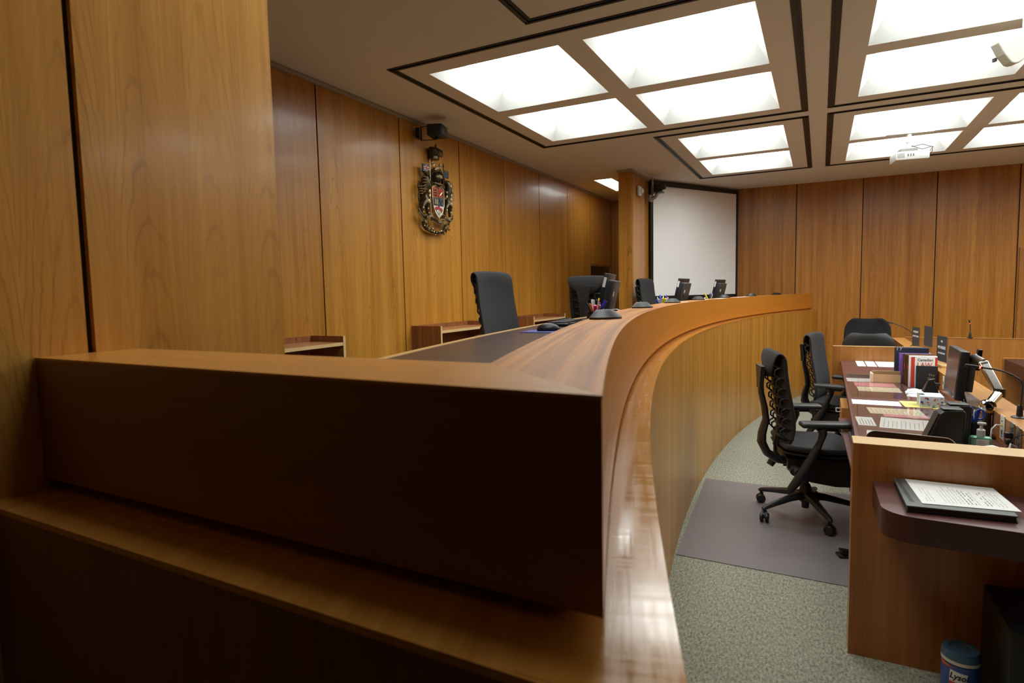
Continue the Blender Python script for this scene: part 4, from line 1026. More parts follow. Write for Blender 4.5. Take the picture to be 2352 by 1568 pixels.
# binder, folders, books
t = thing('ring_binder', 'navy blue ring binder standing behind the books on the clerk desk', 'binder', (.545, 5.66, ZD))
MB().box(0, .225, 0, .07, 0, .262, 0, None, bev=.004).build('cover', m_navy, t)
text('1 7', .03, T(.025, -.001, .248)@RX(PI/2), m_paper, 'spine_print', t)
for k, (dx, mt_) in enumerate(((0, m_purple), (.012, m_purple))):
    M = T(.560+dx, 5.52-.03*k, ZD)@RZ(.03)@RX(-.04+.05*k)
    mb = MB(); mb.box(0, .20, 0, .012, 0, .232, 0, M, bev=.002)
    tag(mb.build('plastic_folder', mt_), 'purple plastic folder standing %s on the clerk desk' % ('against the navy binder' if k == 0 else 'in front of the other purple folder'), 'folder')
for k in range(4):
    y = 5.455-.040*k
    t = thing('law_book', ['brown-spined book farthest back in the row behind the red and white book', 'second brown-spined book from the back of the row', 'third brown-spined book from the back, near the red and white book', 'brown book directly behind the red and white book'][k], 'book', (.580+.006*k, y, ZD), .02, 'brown books in the desk row')
    MB().box(0, .18, 0, .034, 0, .006).build('cover', m_brown, t)
    mb = MB(); mb.box(0, .18, 0, .004, 0, .232); mb.box(0, .18, .030, .034, 0, .232); mb.box(0, .006, 0, .034, 0, .232); mb.build('cover', m_brown, t)
    MB().box(.006, .174, .004, .030, .004, .226).build('page_block', m_paper, t)
    MB().box(-.001, 0, .001, .033, .13, .16).build('spine_label', m_red if k % 2 else m_ink, t)
t = thing('law_book', 'red and white book titled Canadian LAW standing at the front of the desk row', 'book', (.598, 5.268, ZD), .02)
MB().box(0, .172, .0, .035, 0, .236, 0, None, bev=.002).build('cover', m_paper, t)
MB().box(.010, .034, -.0008, 0, .004, .228).build('red_band', m_red, t); MB().box(.158, .172, -.0008, 0, .004, .228).build('red_band', m_red, t)
text('Canadian', .026, T(.098, -.0012, .208)@RX(PI/2), m_ink, 'title_letters', t, bold=.0003)
text('LAW', .050, T(.094, -.0012, .170)@RX(PI/2), m_red, 'title_letters', t, sx=.85)
text('DICTIONARY', .015, T(.098, -.0012, .138)@RX(PI/2), m_ink, 'title_letters', t)
MB().yz([(0, 0)]*3 if False else [(-.0008, .09), (0, .09), (0, .10), (-.0008, .10)], .06, .075).build('cover_mark', m_red, t)
t = thing('bible', 'black book titled The Holy Bible leaning before the red and white book', 'book', (.638, 5.21, ZD), .0)
MB().box(0, .130, 0, .030, .0, .170, 0, RX(-.10), bev=.003).build('cover', m_blackg if False else m_fab2, t)
MB().box(.003, .127, .004, .026, .004, .1705, 0, RX(-.10)).build('page_block', m_paper2, t)
text('The\nHoly\nBible', .024, RX(-.10)@T(.092, -.0012, .080)@RX(PI/2), m_gold, 'title_letters', t)
# kraft box and lid
t = thing('kraft_envelope', 'open brown kraft card holder standing on the far acrylic sheet', 'envelope', (.375, 5.44, ZD+.0066))
MB().box(0, .19, .0, .003, 0, .062, 0, RX(-.05)).build('front_flap', m_kraft, t)
MB().box(-.008, .008, -.002, .12, 0, .065).build('side_flap', m_paper2, t)
MB().box(0, .19, .06, .063, 0, .072, 0, RX(.25)).build('back_flap', m_kraft, t)
t = MB(); t.lathe([(0, 0), (.035, 0), (.038, .012), (.036, .018), (0, .020)], (.455, 5.70, ZD+.0066)); tag(t.build('cup_lid', m_white), 'round white lid behind the kraft card holder', 'lid')
# tissue box
t = thing('tissue_box', 'blue and orange patterned tissue box with a white tissue pulled out', 'tissue box', (.628, 4.50, ZD), -.02)
MB().box(-.062, .062, -.075, .09, 0, .070, 0, None, bev=.002).build('box', m_pat, t)
R_ = random.Random(5); mb = MB()
for k in range(26):
    a, b = R_.uniform(-.055, .055), R_.uniform(.008, .062); s_ = R_.uniform(.003, .008)
    mb.add([(a+s_*math.cos(q_*PI/3+k), -.0756, b+s_*.8*math.sin(q_*PI/3+k)) for q_ in range(6)], [tuple(range(6))], k % 3)
mb.build('printed_flowers', [m_oran2, m_paper, m_blue], t)
g = []
for i in range(7):
    u = i/6; g.append([(-.03-.10*u+.0, -.03+.08*v+.02*u, .072+.028*math.sin(PI*u)*(1-.5*abs(v-.5))+.006*math.sin(7*v+3*u)-.0*u) for v in (0, .25, .5, .75, 1)])
mb = MB(); mb.shell(g, .001); mb.build('tissue', m_paper, t)

# phone / cradle black
t = thing('desk_phone_cradle', 'small black tapered stand with a thin cable in front of the black book', 'stand', (.690, 4.97, ZD))
mb = MB(); mb.add([(-.052, -.05, 0), (.052, -.05, 0), (.052, .05, 0), (-.052, .05, 0), (-.014, -.012, .105), (.016, -.012, .112), (.016, .012, .112), (-.014, .012, .105)], [(0, 3, 2, 1), (4, 5, 6, 7), (0, 1, 5, 4), (1, 2, 6, 5), (2, 3, 7, 6), (3, 0, 4, 7)]); mb.build('body', m_blackg, t, bev=.004)
mb = MB(); mb.tube([(-.05, -.03, .004), (-.10, -.08, .012), (-.15, -.03, .004), (-.12, .06, .004), (-.16, .10, .006)], .0015, n=6); mb.build('cable', m_black, t)
MB().box(.03, .06, .02, .04, .06, .078, 0, None, bev=.003).build('clip', m_dgrey, t)

# clerk monitor with thin client, on chrome arm
A0 = Vector((.645, 3.87, .893)); B0 = Vector((.668, 4.34, .888))
wv = (B0-A0).normalized(); up = Vector((.085, 0, 1)).normalized()
MM = frame_mat(A0, wv, up)   # local x = along width, y = up, z = outwards (x cross y)
W = (B0-A0).length
t = thing('monitor', 'black desktop monitor on a chrome arm over the clerk desk', 'monitor', (0, 0, 0))
MB().box(0, W, 0, .262, -.0, .040, 0, MM, bev=.004).build('screen_housing', m_black, t)
MB().box(.020, W-.020, .030, .242, -.0015, 0, 0, MM).build('screen', m_lcd, t)
text('lenovo', .012, MM@T(.055, .013, -.001)@RY(PI), m_paper, 'maker_lettering', t)
MB().box(.02, W*.55, .05, .235, .040, .075, 0, MM, bev=.004).build('computer_box', m_dgrey, t)
mb = MB(); mb.box(.10, .155, .16, .275, .085, .105, 0, MM, bev=.004); mb.tube([MM@Vector((.12, .20, .07)), MM@Vector((.12, .20, .10))], .03)
br = mb.build('bracket', m_blackg, t)
mb = MB(); mb.ball(MM@Vector((.118, .245, .083)), .004, 0, None, 8); mb.ball(MM@Vector((.138, .245, .083)), .004, 0, None, 8); mb.build('bolts', m_chrome, br)
# arm
mon_t = t
j0, j1, j2 = Vector((.745, 3.66, .905)), Vector((.805, 3.74, .965)), Vector((.748, 3.80, 1.105))
mb = MB(); mb.tube([(.742, 3.66, ZD), (.742, 3.66, .90)], .020, n=16); mb.box(.70, .775, 3.62, 3.70, ZD, ZD+.012); t = mb.build('support_arm', m_bronze, mon_t)
mb = MB(); mb.lathe([(.030, -.02), (.034, -.012), (.034, .012), (.030, .02), (.018, .022), (.018, -.022)], M=T(*j0)@RX(PI/2)@RY(.2), n=24); mb.tube([j0, j1], [.022, .022], n=12); mb.build('shoulder_joint', m_chrome, t)
d = (j2-j1); L_ = d.length; Mx = frame_mat(j1, d, Vector((.3, -1, 0)))
mb = MB(); mb.box(-.02, L_+.01, -.012, .012, -.024, .024, 0, Mx, bev=.011, seg=4); ln = mb.build('upper_link', m_chrome, t)
mb = MB(); mb.box(0, L_-.01, .012, .0135, -.015, .015, 0, Mx, bev=.0006); mb.build('link_inlay', m_white, t)
mb = MB(); mb.lathe([(0, -.02), (.026, -.02), (.026, .02), (0, .02)], M=T(*j1), n=20); mb.build('elbow_joint', m_bronze, t)
mb = MB(); mb.tube([j2, (.725, 3.86, 1.12), (.705, 3.93, 1.11)], [.018, .018, .014], n=10, flat=(.6, 1.3)); mb.lathe([(0, -.006), (.009, -.006), (.009, .006), (0, .006)], M=T(.735, 3.83, 1.118)@RX(PI/2), n=16); mb.build('wrist_plate', m_steel, t)
mb = MB(); mb.box(.725, .740, 3.79, 3.81, 1.035, 1.105, 0, None, bev=.004); mb.build('clear_clip', m_acryl, t)
mb = MB(); mb.tube([(.70, 4.0, .93), (.715, 3.93, .86), (.735, 3.80, .865), (.745, 3.70, .90)], .007); mb.tube([(.69, 3.98, .90), (.71, 3.90, .84), (.74, 3.78, .85), (.745, 3.68, .86)], .005); mb.tube([(.69, 4.02, .88), (.695, 4.0, .80), (.70, 3.98, ZD+.01)], .003, 1); mb.build('cables', [m_black, m_white], t)

# speakers
def speaker(label):
    t = thing('desktop_speaker', label, 'speaker', (0, 0, 0), 0, 'black desktop speakers')
    pr = [(-.085, 0), (.060, 0), (.072, .175), (.06, .187), (-.005, .182), (-.022, .168)]
    n = len(pr); vs = [(x, -.045, z) for x, z in pr]+[(x, .045, z) for x, z in pr]
    mb = MB(); mb.add(vs, [tuple(range(n))[::-1], tuple(range(n, 2*n))]+[(i, (i+1) % n, n+(i+1) % n, n+i) for i in range(n)], 0, None, False); mb.build('cabinet', m_black, t, bev=.010)
    g = [[(-.090+.063*u, y, .012+.155*u) for y in (-.036, .036)] for u in (0, .33, .66, 1)]
    mb = MB(); mb.shell(g, -.004); mb.build('front_grille', m_dgrey, t)
    MB().box(-.012, .062, -.040, .040, .184, .1885, 0, RY(0.0), bev=.002).build('top_cap', m_vinyl, t)
    return t
s0 = speaker('black wedge desktop speaker behind the near end panel, closer of the pair'); s0.location = (.505, 3.25, ZD); s0.scale = (1.05, 1, 1.1); s0.rotation_euler = (0, 0, math.radians(4))
dup(s0, (.552, 3.39, ZD), math.radians(4), 'black wedge desktop speaker half hidden behind its twin')
# document tray
t = thing('document_tray', 'black document tray with pale rim just behind the near teak end panel', 'tray', (.355, 3.02, ZD))
n = 10; poly = [(-.165, 0)]
for k in range(n+1): a = PI-PI/2*k/n; poly.append((-.125+.04*math.cos(a), .083+.04*math.sin(a)))
for k in range(n+1): a = PI/2-PI/2*k/n; poly.append((.125+.04*math.cos(a), .075+.04*math.sin(a)))
poly += [(.165, 0)]
M = RX(PI/2-.15)
mb = MB(); mb.prism(poly, -.006, .0, 0, M); mb.build('tray_back', m_blackg, t)
mb = MB(); mb.tube([M@Vector((x, y, .001)) for x, y in poly[0:]], .002, n=6); mb.build('rim', m_white, t)

# pen cup with scissors on desk
px_, py_ = .662, 3.50
cup_with_pens(px_, py_, ZD, 0, 'dark glossy pen cup with blue scissors behind the hand sanitizer', [
    ('pen', .168, .5, .1, [m_white, m_bluepen], 'blue capped ballpoint pen standing beside the blue scissors'),
    ('pen', .145, -.8, -.2, [m_steel, m_white], 'silver pen at the left of the cup with the blue scissors'),
    ('pen', .155, .2, .8, [m_blue, m_steel], 'light pen behind the blue scissors')], r=.036, h=.105)
t = thing('scissors', 'blue-handled scissors standing in the pen cup behind the hand sanitizer', 'scissors', (px_, py_, ZD+.01), .1)
mb = MB(); mb.tube([(0, 0, .0), (-.004, 0, .10)], [.003, .006], flat=(1, .4)); mb.tube([(.004, 0, .0), (.008, 0, .10)], [.003, .006], flat=(1, .4)); mb.build('blades', m_steel, t)
for sg, h_ in ((-1, .158), (1, .142)):
    mb = MB(); cxh = sg*.024; pts = [(cxh+.018*math.cos(a)*1.0, 0, h_-.012+.024*math.sin(a)) for a in [2*PI*k/16 for k in range(17)]]
    mb.tube(pts, .0045, n=8, caps=False); mb.tube([(sg*.004, 0, .09), (sg*.010, 0, .125)], .006); mb.build('handle_loop', m_blue, t)
# sanitizer
t = thing('sanitizer_bottle', 'clear green hand sanitizer bottle with white pump near the teak end panel', 'bottle', (.648, 3.28, ZD), .0)
MB().box(-.040, .040, -.024, .024, 0, .082, 0, None, bev=.012).build('bottle_body', m_green, t)
mb = MB(); mb.box(-.020, .026, -.0256, -.0244, .012, .072, 0); lb_ = mb.build('label', m_paper, t)
mb = MB()
for k in range(5): mb.box(-.015, .020-.003*k, -.0262, -.0256, .030+.008*k, .0325+.008*k, 0)
mb.build('label_print', m_inkg, lb_)
mb = MB(); mb.lathe([(.016, .082), (.016, .110), (.012, .114), (.006, .114), (.006, .135), (0, .135)]); mb.build('collar', m_white, t)
mb = MB(); mb.tube([(.006, 0, .137), (-.010, 0, .139), (-.004, 0, .139)], .006); mb.box(-.014, .018, -.008, .008, .134, .144, 0, None, bev=.003); mb.build('pump_nozzle', m_white, t)
mb = MB(); mb.tube([(.56, 3.03, ZD+.075), (.64, 3.04, ZD+.088), (.72, 3.03, ZD+.070)], [.010, .016, .012], flat=(1, .6)); mb.box(.58, .70, 3.0, 3.06, ZD, ZD+.07, 0, None, bev=.01); tag(mb.build('power_strip', m_offw), 'ivory plastic box just behind the near teak end panel, below the sanitizer', 'power strip')
# wall plates on the riser
def plate(y, z, hy, hz, mat, lb, holes):
    t = thing('outlet_plate', lb, 'outlet', (.7745, y, z))
    MB().box(-.004, 0, -hy, hy, -hz, hz, 0, None, bev=.0015).build('cover_plate', mat, t)
    mb = MB()
    for (a, b, c, d, mi) in holes: mb.box(-.0055, -.004, a, b, c, d, mi)
    mb.build('sockets', [m_ink, m_yelp], t); return t
plate(3.505, .835, .036, .057, m_white, 'white data outlet plate with yellow jack on the desk riser', [(-.008, .008, -.045, -.040, 0), (-.008, .010, .028, .032, 0), (-.010, .008, -.035, -.012, 0), (-.010, .008, .004, .018, 1)])
plate(3.72, .83, .034, .055, m_blackg, 'black outlet plate on the riser behind the chrome arm', [(-.012, .012, -.02, .02, 0)])
plate(3.345, .835, .034, .055, m_steel, 'metal outlet plate with a black plug right of the white data plate', [(-.012, .012, .015, .035, 0), (-.012, .012, -.03, -.01, 0)])
plate(3.245, .835, .034, .055, m_steel, 'metal outlet plate at the right edge of the photo on the desk riser', [(-.012, .012, .015, .035, 0), (-.012, .012, -.03, -.01, 0)])
plate(5.02, .83, .028, .045, m_offw, 'ivory switch plate on the riser behind the black tapered stand', [(-.006, .006, -.010, .010, 0)])
t = MB(); t.box(.745, .770, 3.33, 3.36, .82, .845, 0, None, bev=.003); t.box(.75, .770, 3.33, 3.36, .79, .81, 0, None, bev=.003); tag(t.build('power_plug', m_black), 'black plug in the metal outlet plate', 'plug')
t = MB(); t.tube([(.768, 3.50, .845), (.745, 3.49, .848), (.725, 3.47, .83), (.720, 3.46, .79), (.722, 3.45, ZD+.004)], .0035); tag(t.build('network_cable', m_offw), 'white cable hanging from the yellow jack in the white plate', 'cable')
t = MB(); t.tube([(.768, 3.245, .80), (.745, 3.24, .815), (.735, 3.22, .79), (.73, 3.20, ZD+.004)], .0045); tag(t.build('electric_cable', m_white), 'white cord from the rightmost metal outlet plate', 'cable')
t = MB(); t.tube([(.70, 3.35, ZD+.004), (.74, 3.30, ZD+.03), (.755, 3.20, .86), (.765, 3.12, .885)], .0022); tag(t.build('electric_cable', m_black), 'thin black cord crossing the metal outlet plates', 'cable')
t = MB(); t.tube([(.60, 3.20, ZD+.01), (.64, 3.17, ZD+.02), (.67, 3.20, ZD+.012), (.63, 3.23, ZD+.016), (.60, 3.19, ZD+.02)], .003); tag(t.build('speaker_cable', m_black), 'tangled black cable left of the sanitizer bottle', 'cable')

# goosenecks
def gooseneck(label, pts, base, led=True, r=.0045):
    t = thing('gooseneck_microphone', label, 'microphone', base)
    b = Vector(base)
    MB().lathe([(0, 0), (.032, 0), (.032, .004), (.024, .008), (.013, .010), (.011, .055), (.008, .06), (0, .06)]).build('base', m_black, t)
    P = [Vector(p)-b for p in pts]
    mb = MB(); mb.tube(P[:-1], r, n=8); mb.build('gooseneck', m_dgrey, t)
    mb = MB(); mb.tube([P[-2], P[-2].lerp(P[-1], .5), P[-1]], [r*1.15, r*1.7, r*1.5], n=10); mb.build('capsule', m_black, t)
    if led: mb = MB(); c = P[-2].lerp(P[-1], .15); mb.tube([c, c+(P[-1]-P[-2])*.08], r*1.5, n=10); mb.build('indicator_ring', m_led, t)
gooseneck('black gooseneck microphone with a red light arching across the chrome arm', [(.832, 3.5, .888), (.836, 3.5, .97), (.838, 3.5, 1.035), (.828, 3.5, 1.062), (.80, 3.5, 1.083), (.765, 3.5, 1.100), (.73, 3.5, 1.109), (.690, 3.5, 1.114), (.620, 3.5, 1.124)], (.832, 3.5, .886))
gooseneck('black gooseneck microphone bending left behind the first sign on the counter', [(.862, 7.3, .89), (.860, 7.3, .96), (.845, 7.3, 1.02), (.81, 7.3, 1.055), (.75, 7.3, 1.090), (.68, 7.3, 1.118), (.622, 7.3, 1.134)], (.862, 7.3, .886), led=False)
gooseneck('small upright microphone on the teak barrier in front of the back wall', [(1.535, 8.47, .89), (1.535, 8.47, .98), (1.532, 8.47, 1.05), (1.520, 8.47, 1.10)], (1.535, 8.47, .894))
# signs
def sign(x, y, lines, lb, wy=.17, h=.17, full=True, rz=math.radians(10)):
    t = thing('acrylic_sign', lb, 'sign', (x, y, PZ+.002), rz)
    MB().box(-.035, .035, -wy/2, wy/2, 0, .018, 0, None, bev=.003).build('sign_base', w_deskcap, t)
    MB().box(-.003, .003, -wy/2, wy/2, .018, .018+h, 0, None, bev=.001).build('acrylic_plate', m_acryl, t)
    z0 = .018+(h*.30 if full == True else (.02 if full == 'low' else h*.45))
    z1 = .018+h-.008 if full != 'low' else .018+h*.75
    pl = MB(); pl.box(-.0045, -.0032, -wy/2+.002, wy/2-.002, z0, .018+h-.003); o = pl.build('black_print', m_ink, t)
    for k, (s_, sz, zz) in enumerate(lines):
        M = T(-.0050, 0, .018+h*zz)@Matrix(((0, 0, -1, 0), (-1, 0, 0, 0), (0, 1, 0, 0), (0, 0, 0, 1)))
        text(s_, sz, M, m_paper, 'sign_letters', o, bold=.0006)
sign(.835, 6.93, [('IN SESSION', .027, .76), ('DO NOT ENTER', .022, .55)], 'black sign with two lines of white letters, leftmost on the counter', wy=.20, h=.20, full='low')
sign(.84, 6.22, [], 'plain black-topped acrylic sign, middle of the three on the counter', wy=.20, h=.25)
sign(.835, 5.53, [('NO', .022, .80), ('WITNESSES', .030, .58), ('IN COURTROOM', .017, .38)], 'acrylic sign lettered WITNESSES, closest to the black monitor', wy=.20, h=.215, full='low')
t = MB(); R_ = random.Random(9)
t.tube([(.80, 5.02, PZ+.003), (.815, 5.02, PZ+.03), (.805, 5.03, PZ+.055), (.825, 5.02, PZ+.085)], [.028, .016, .018, .014], n=9, flat=(1, .8)); t.box(.80, .845, 5.0, 5.03, PZ+.07, PZ+.10, 0, None, bev=.005)
for k in range(10): t.ball((.79+.03*R_.random(), 5.0+.03*R_.random(), PZ+.012+.03*R_.random()), .010, 0, None, 6)
tag(t.build('crumpled_tissue', m_paper), 'crumpled white tissue on the counter left of the black monitor', 'tissue')

# front shelf with binder, bin and wipes
t = thing('front_shelf', 'maroon shelf with a rounded corner on the front of the clerk end panel', 'shelf', (0, 0, 0))
n = 12; poly = [(.200, 2.7155), (.203, 2.44)]
for k in range(1, n): a = PI+PI/2*k/n; poly.append((.303+.10*math.cos(a), 2.425+.095*math.sin(a)))
poly += [(.33, 2.328), (.93, 2.300), (.93, 2.7155)]
mb = MB(); mb.prism(poly, .645, .7355); mb.build('shelf_core', m_lamd, t)
mb = MB(); mb.prism(poly, .7355, .7365); mb.build('laminate_top', m_lam, t)
mb = MB(); vs = [(.262, 2.7155, .648), (.262, 2.50, .648), (.262, 2.7155, .50), (.287, 2.7155, .648), (.287, 2.50, .648), (.287, 2.7155, .50)]
mb.add(vs, [(0, 1, 2), (3, 5, 4), (0, 3, 4, 1), (1, 4, 5, 2), (0, 2, 5, 3)]); mb.build('bracket', w_count, t)
bx = [(.283, 2.700), (.592, 2.690), (.585, 2.440), (.286, 2.375)]
t = thing('ring_binder', 'black and grey folder with a printed white page on the maroon front shelf', 'binder', (0, 0, .7365))
def qslab(P, z0, z1, nm, mat, par): return MB().prism(P, z0, z1).build(nm, mat, par)
def shrink(P, a, b):  # shift corners inward
    c = (sum(p[0] for p in P)/4, sum(p[1] for p in P)/4); return [(c[0]+(x-c[0])*a, c[1]+(y-c[1])*b) for x, y in P]
BP = [(.276, 2.376), (.580, 2.402), (.582, 2.700), (.268, 2.706)]
qslab(BP, 0, .004, 'cover', m_blackg, t)
qslab(shrink(BP, .98, .97), .004, .020, 'pages', m_dgrey, t)
qslab(shrink(BP, 1.0, 1.0), .020, .024, 'cover', pm('grey_folder', (.10, .115, .115), .4), t)
PP = [(.325, 2.415), (.600, 2.450), (.575, 2.698), (.305, 2.700)]
pg = qslab(PP, .0245, .0262, 'printed_page', m_paper, t)
mb = MB(); e1 = Vector((PP[1][0]-PP[0][0], PP[1][1]-PP[0][1], 0)).normalized(); e2 = Vector((PP[3][0]-PP[0][0], PP[3][1]-PP[0][1], 0)).normalized(); o0 = Vector((PP[0][0], PP[0][1], .0263))
R_ = random.Random(2)
for k in range(22):
    u = .022+.0108*k
    if k in (3, 4, 15): continue
    bold = k in (11, 12, 13, 16, 17)
    a0 = .03; l = .14+.06*R_.random() if k > 4 else .15
    p = o0+e1*u+e2*a0; pp = o0+e1*u+e2*(a0+l); wdt = e1*(.0026 if bold else .0012)
    segs = 7
    for s_ in range(segs):
        if R_.random() < .12: continue
        a_ = p.lerp(pp, s_/segs); b_ = p.lerp(pp, (s_+.8)/segs)
        mb.add([a_, b_, b_+wdt, a_+wdt], [(0, 1, 2, 3)])
mb.build('printed_lines', m_ink, pg)
qslab([(.290, 2.42), (.303, 2.42), (.285, 2.70), (.272, 2.70)], .0245, .0255, 'clear_pocket', m_acryl, t)
# wipes canister
t = thing('wipes_canister', 'blue disinfecting wipes canister on the carpet under the front shelf', 'canister', (.468, 2.515, 0))
rc = .057
MB().lathe([(0, 0), (rc-.002, 0), (rc, .004), (rc, .180), (0, .180)], n=40).build('body', m_canb, t)
MB().lathe([(0, .196), (rc+.001, .196), (rc+.001, .212), (rc-.004, .226), (rc-.02, .226), (rc-.022, .222), (0, .222)], n=40).build('lid', m_canlid, t)
MB().lathe([(rc+.0012, .184), (rc+.0012, .196)], n=40).build('cream_band', m_offw, t)
def on_cyl(mesh_o, ang0):
    for v in mesh_o.data.vertices:
        a = ang0+v.co.x/rc; r = rc+.0008+v.co.z; y = v.co.y
        v.co = Vector((r*math.cos(a), r*math.sin(a), y))
AN = math.radians(-90-18)
def patch_(poly, nm, mat, dz, par):
    # subdivided polygon wrapped on the can
    bm = bmesh.new(); vs = [bm.verts.new((x, y, dz)) for x, y in poly]; bm.faces.new(vs)
    bmesh.ops.triangulate(bm, faces=bm.faces[:]); bmesh.ops.subdivide_edges(bm, edges=bm.edges[:], cuts=4, use_grid_fill=True)
    me = bpy.data.meshes.new(nm); bm.to_mesh(me); bm.free(); me.materials.append(mat); o = bpy.data.objects.new(nm, me); COL.objects.link(o); o.parent = par; on_cyl(o, AN); return o
lbp = patch_([(-.024, .122), (.030, .122), (.030, .158), (-.022, .164)], 'label_panel', m_paper, .0002, t)
patch_([(-.024, .112), (.028, .108), (.028, .118), (-.024, .121)], 'label_stripe', m_red, .0002, t)
patch_([(-.060, .165), (-.005, .172), (-.060, .182)], 'label_flash', m_oran2, .0002, t)
patch_([(-.020, .060), (.028, .055), (.024, .106), (-.018, .108)], 'label_pale_area', m_pat, .0002, t)
o = text('Lysol', .030, T(.003, .143, .0004), m_navy, 'label_letters', t, shear=.25, bold=.0008, sx=.85); on_cyl(o, AN)
o = text('Disinfecting', .008, T(.003, .098, .0006), m_navy, 'label_letters', t); on_cyl(o, AN)
o = text('Wipes', .008, T(.003, .088, .0006), m_navy, 'label_letters', t); on_cyl(o, AN)
# bin / computer tower
t = thing('waste_bin', 'black plastic bin in deep shade under the front shelf, right of the canister', 'bin', (0, 0, 0))
mb = MB(); mb.box(.560, .93, 2.34, 2.70, 0, .40, 0, None, bev=.01); mb.build('body', m_bin, t)
MB().box(.600, .90, 2.334, 2.340, .36, .375).build('handle_slot', m_dgrey, t)

# floor mat
t = MB(); t.prism([(-.705, 3.355), (.42, 3.335), (.42, 4.87), (-.785, 4.845)], .0005, .004); tag(t.build('chair_mat', m_matp), 'grey-mauve vinyl chair mat on the carpet beside the curved bench', 'floor mat')
# small shoe-like object at the desk foot (foot pedal)
t = thing('foot_pedal', 'small glossy black foot pedal on the chair mat at the desk edge', 'pedal', (.165, 3.72, .004), math.radians(200)); t.scale = (.8, .8, .8)
mb = MB(); mb.box(-.05, .07, -.04, .04, 0, .02, 0, None, bev=.006); mb.build('base', m_black, t)
mb = MB(); mb.box(-.045, .06, -.035, .035, .022, .045, 0, RY(-.15), bev=.010); mb.build('treadle', m_blackg, t)

# ------------------------------------------------------------------ grey and black office chairs beyond the far end panel
def office_chair(label, fab, arms_, wid=.50, top=1.0):
    t = thing('office_chair', label, 'chair', (0, 0, 0))
    g = []
    for i in range(9):
        u = i/8; z = top-.46+.46*u
        hw = wid/2*(.80+.20*math.sin(PI*min(1, .25+u*.55)))*(1 if u < .8 else math.sqrt(max(.02, 1-((u-.8)/.21)**2))*.55+.45)
        g.append([(-.20-.05*(1-v*v)-.06*(u-.3), v*hw, z-(.02*abs(v)**3 if u > .7 else 0)) for v in [-1+2*j/10 for j in range(11)]])
    mb = MB(); mb.shell(g, .055); mb.build('backrest', fab, t, sub=1)
    g2 = [[(p[0]-.004+.0, p[1]*.62, top-.23+(p[2]-(top-.23))*.60) for p in row] for row in g]
    if not arms_: mb = MB(); mb.shell(g2, -.012); mb.build('back_shell', m_dgrey, t, sub=1)
    g = [[(-.22+.48*u, v*.25, .47-.03*max(0, u-.8)/.2+.012*v*v) for v in (-1, -.5, 0, .5, 1)] for u in [i/6 for i in range(7)]]
    mb = MB(); mb.shell(g, -.065); mb.build('seat', fab, t, sub=1)
    mb = MB(); mb.box(-.28, -.255, -.04, .04, .40, .70, 0, None, bev=.008); mb.tube([(-.26, 0, .41), (0, 0, .39)], .025); mb.build('back_stem', m_black, t)
    mb = MB(); mb.lathe([(0, .10), (.035, .10), (.035, .18), (.022, .20), (.022, .41), (0, .41)]); mb.build('gas_cylinder', m_black, t)
    for k in range(5):
        a = 2*PI*k/5+.3; ca, sa = math.cos(a), math.sin(a)
        mb = MB(); mb.tube([(0, 0, .14), (ca*.3, sa*.3, .085)], [.03, .018]); lo = mb.build('leg', m_black, t)
        mb = MB(); mb.ball((ca*.3, sa*.3, .031), (.03, .03, .031), 0, None, 12); mb.build('caster', m_black, lo)
    if arms_:
        for sg in (-1, 1):
            mb = MB(); mb.tube([(-.02, sg*.20, .42), (-.02, sg*.31, .44), (-.01, sg*.32, .66)], .018); mb.build('arm_post', m_black, t)
            mb = MB(); mb.ball((.0, sg*.32, .685), (.125, .042, .028), 0, None, 16); mb.build('arm_pad', m_black, t)
    return t
o = office_chair('grey vinyl office chair with a rounded back just beyond the far desk end panel', m_vinyl, False, .50, 1.005); o.location = (.50, 7.74, 0); o.rotation_euler = (0, 0, math.radians(84))
o = office_chair('black fabric office chair with armrests behind the grey one at the back wall', m_fab2, True, .52, 1.09); o.location = (.53, 8.75, 0); o.rotation_euler = (0, 0, math.radians(-95))

# ------------------------------------------------------------------ barrier and side desk at the right
t = thing('barrier_panel', 'teak barrier panel with pale cap running right from the desk counter', 'barrier', (0, 0, 0))
mb = MB(); mb.box(.895, 4.6, 8.45, 8.49, 0, PZ+.005); mb.build('panel', w_barr, t)
mb = MB(); mb.box(.90, 4.6, 8.446, 8.494, PZ+.005, PZ+.010); mb.build('cap_strip', w_count, t)
t = thing('side_desk', 'dark maroon desk end at the right edge of the photo before the barrier', 'desk', (0, 0, 0))
mb = MB(); mb.box(1.655, 3.6, 5.9, 7.54, .625, ZD); mb.build('desktop', m_lamd, t)
mb = MB(); mb.box(1.640, 3.6, 7.54, 7.575, 0, ZD+.006); mb.build('back_panel', w_barr, t)
mb = MB(); mb.box(1.64, 3.6, 7.538, 7.577, ZD+.006, ZD+.012); mb.build('cap_strip', w_count, t)
mb = MB(); mb.box(1.90, 3.6, 6.9, 6.94, 0, .625); mb.build('modesty_panel', m_bin, t)

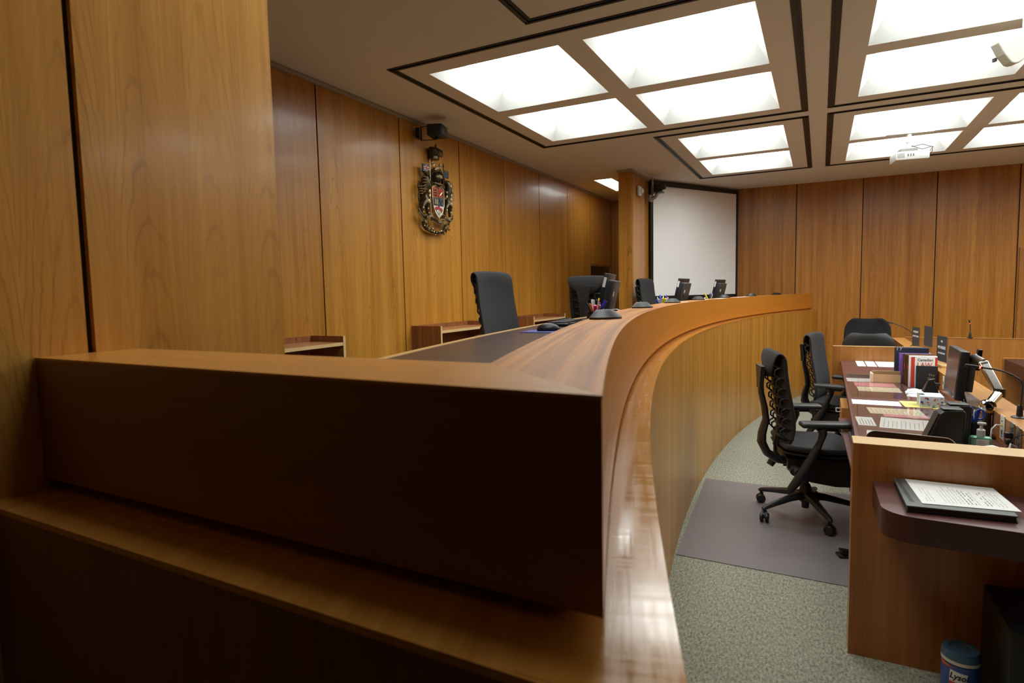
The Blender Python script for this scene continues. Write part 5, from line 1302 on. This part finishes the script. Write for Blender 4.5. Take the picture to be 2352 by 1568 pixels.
# ------------------------------------------------------------------ projector and ceiling emitter
t = thing('projector', 'white projector hanging from the ceiling between the far light panes', 'projector', (.750, 7.10, 0), math.radians(8))
mb = MB(); mb.box(-.14, .14, -.11, .13, 2.715, 2.795, 0, None, bev=.008)
for k in range(7): mb.box(-.128+.009*k, -.123+.009*k, -.1108, -.110, 2.735, 2.780, 1)
for k in range(3): mb.box(-.045+.022*k, -.032+.022*k, -.1108, -.110, 2.745, 2.77, 1)
for k in range(6): mb.box(.1405, .1412, -.08+.03*k, -.062+.03*k, 2.745, 2.765+.006*(k % 2), 2)
body = mb.build('projector_body', [m_white, m_steel, m_ink], t)
mb = MB(); mb.box(-.085, .06, -.03, .10, 2.795, 2.835, 0); mb.tube([(0, .03, 2.83), (0, .03, 2.985)], .022, 1, n=16); mb.tube([(0, .03, 2.90), (0, .03, 2.912)], .026, 1, n=16)
mb.box(-.20, .20, .0, .055, 2.985, 3.006, 1); mb.build('ceiling_mount', [m_steel, m_offw], t)
mb = MB(); mb.tube([(.02, .03, 2.87), (.10, -.02, 2.82), (.18, -.02, 2.84), (.19, .0, 2.80), (.15, .02, 2.75)], .003); mb.tube([(.02, .03, 2.86), (.12, .05, 2.88), (.20, .02, 2.84), (.15, .0, 2.78)], .003); mb.build('cable', m_black, t)
t = thing('ceiling_emitter', 'ivory triangular wireless emitter hanging at the top right edge of the photo', 'emitter', (0, 0, 0))
Me = frame_mat((.925, 4.30, 2.715), (.888, .459, 0), (0, 0, 1))      # x right, y up, z towards the room
tri = [(-.014, .004), (-.055, .050), (-.092, .108), (-.094, .122), (-.080, .140), (.10, .200), (.24, .245), (.262, .235), (.262, .220), (.050, .016), (.030, .004), (.006, -.002)]
MB().prism(tri, -.060, 0, 0, Me).build('housing', m_offw, t, bev=.006)
mb = MB(); mb.tube([Me@Vector((.10, .16, -.06)), Me@Vector((.10, .265, -.06))], .012); mb.build('ceiling_bracket', m_offw, t)
MB().box(-.064, -.052, .032, .050, -.075, -.055, 0, Me).build('indicator_slot', m_ink, t)
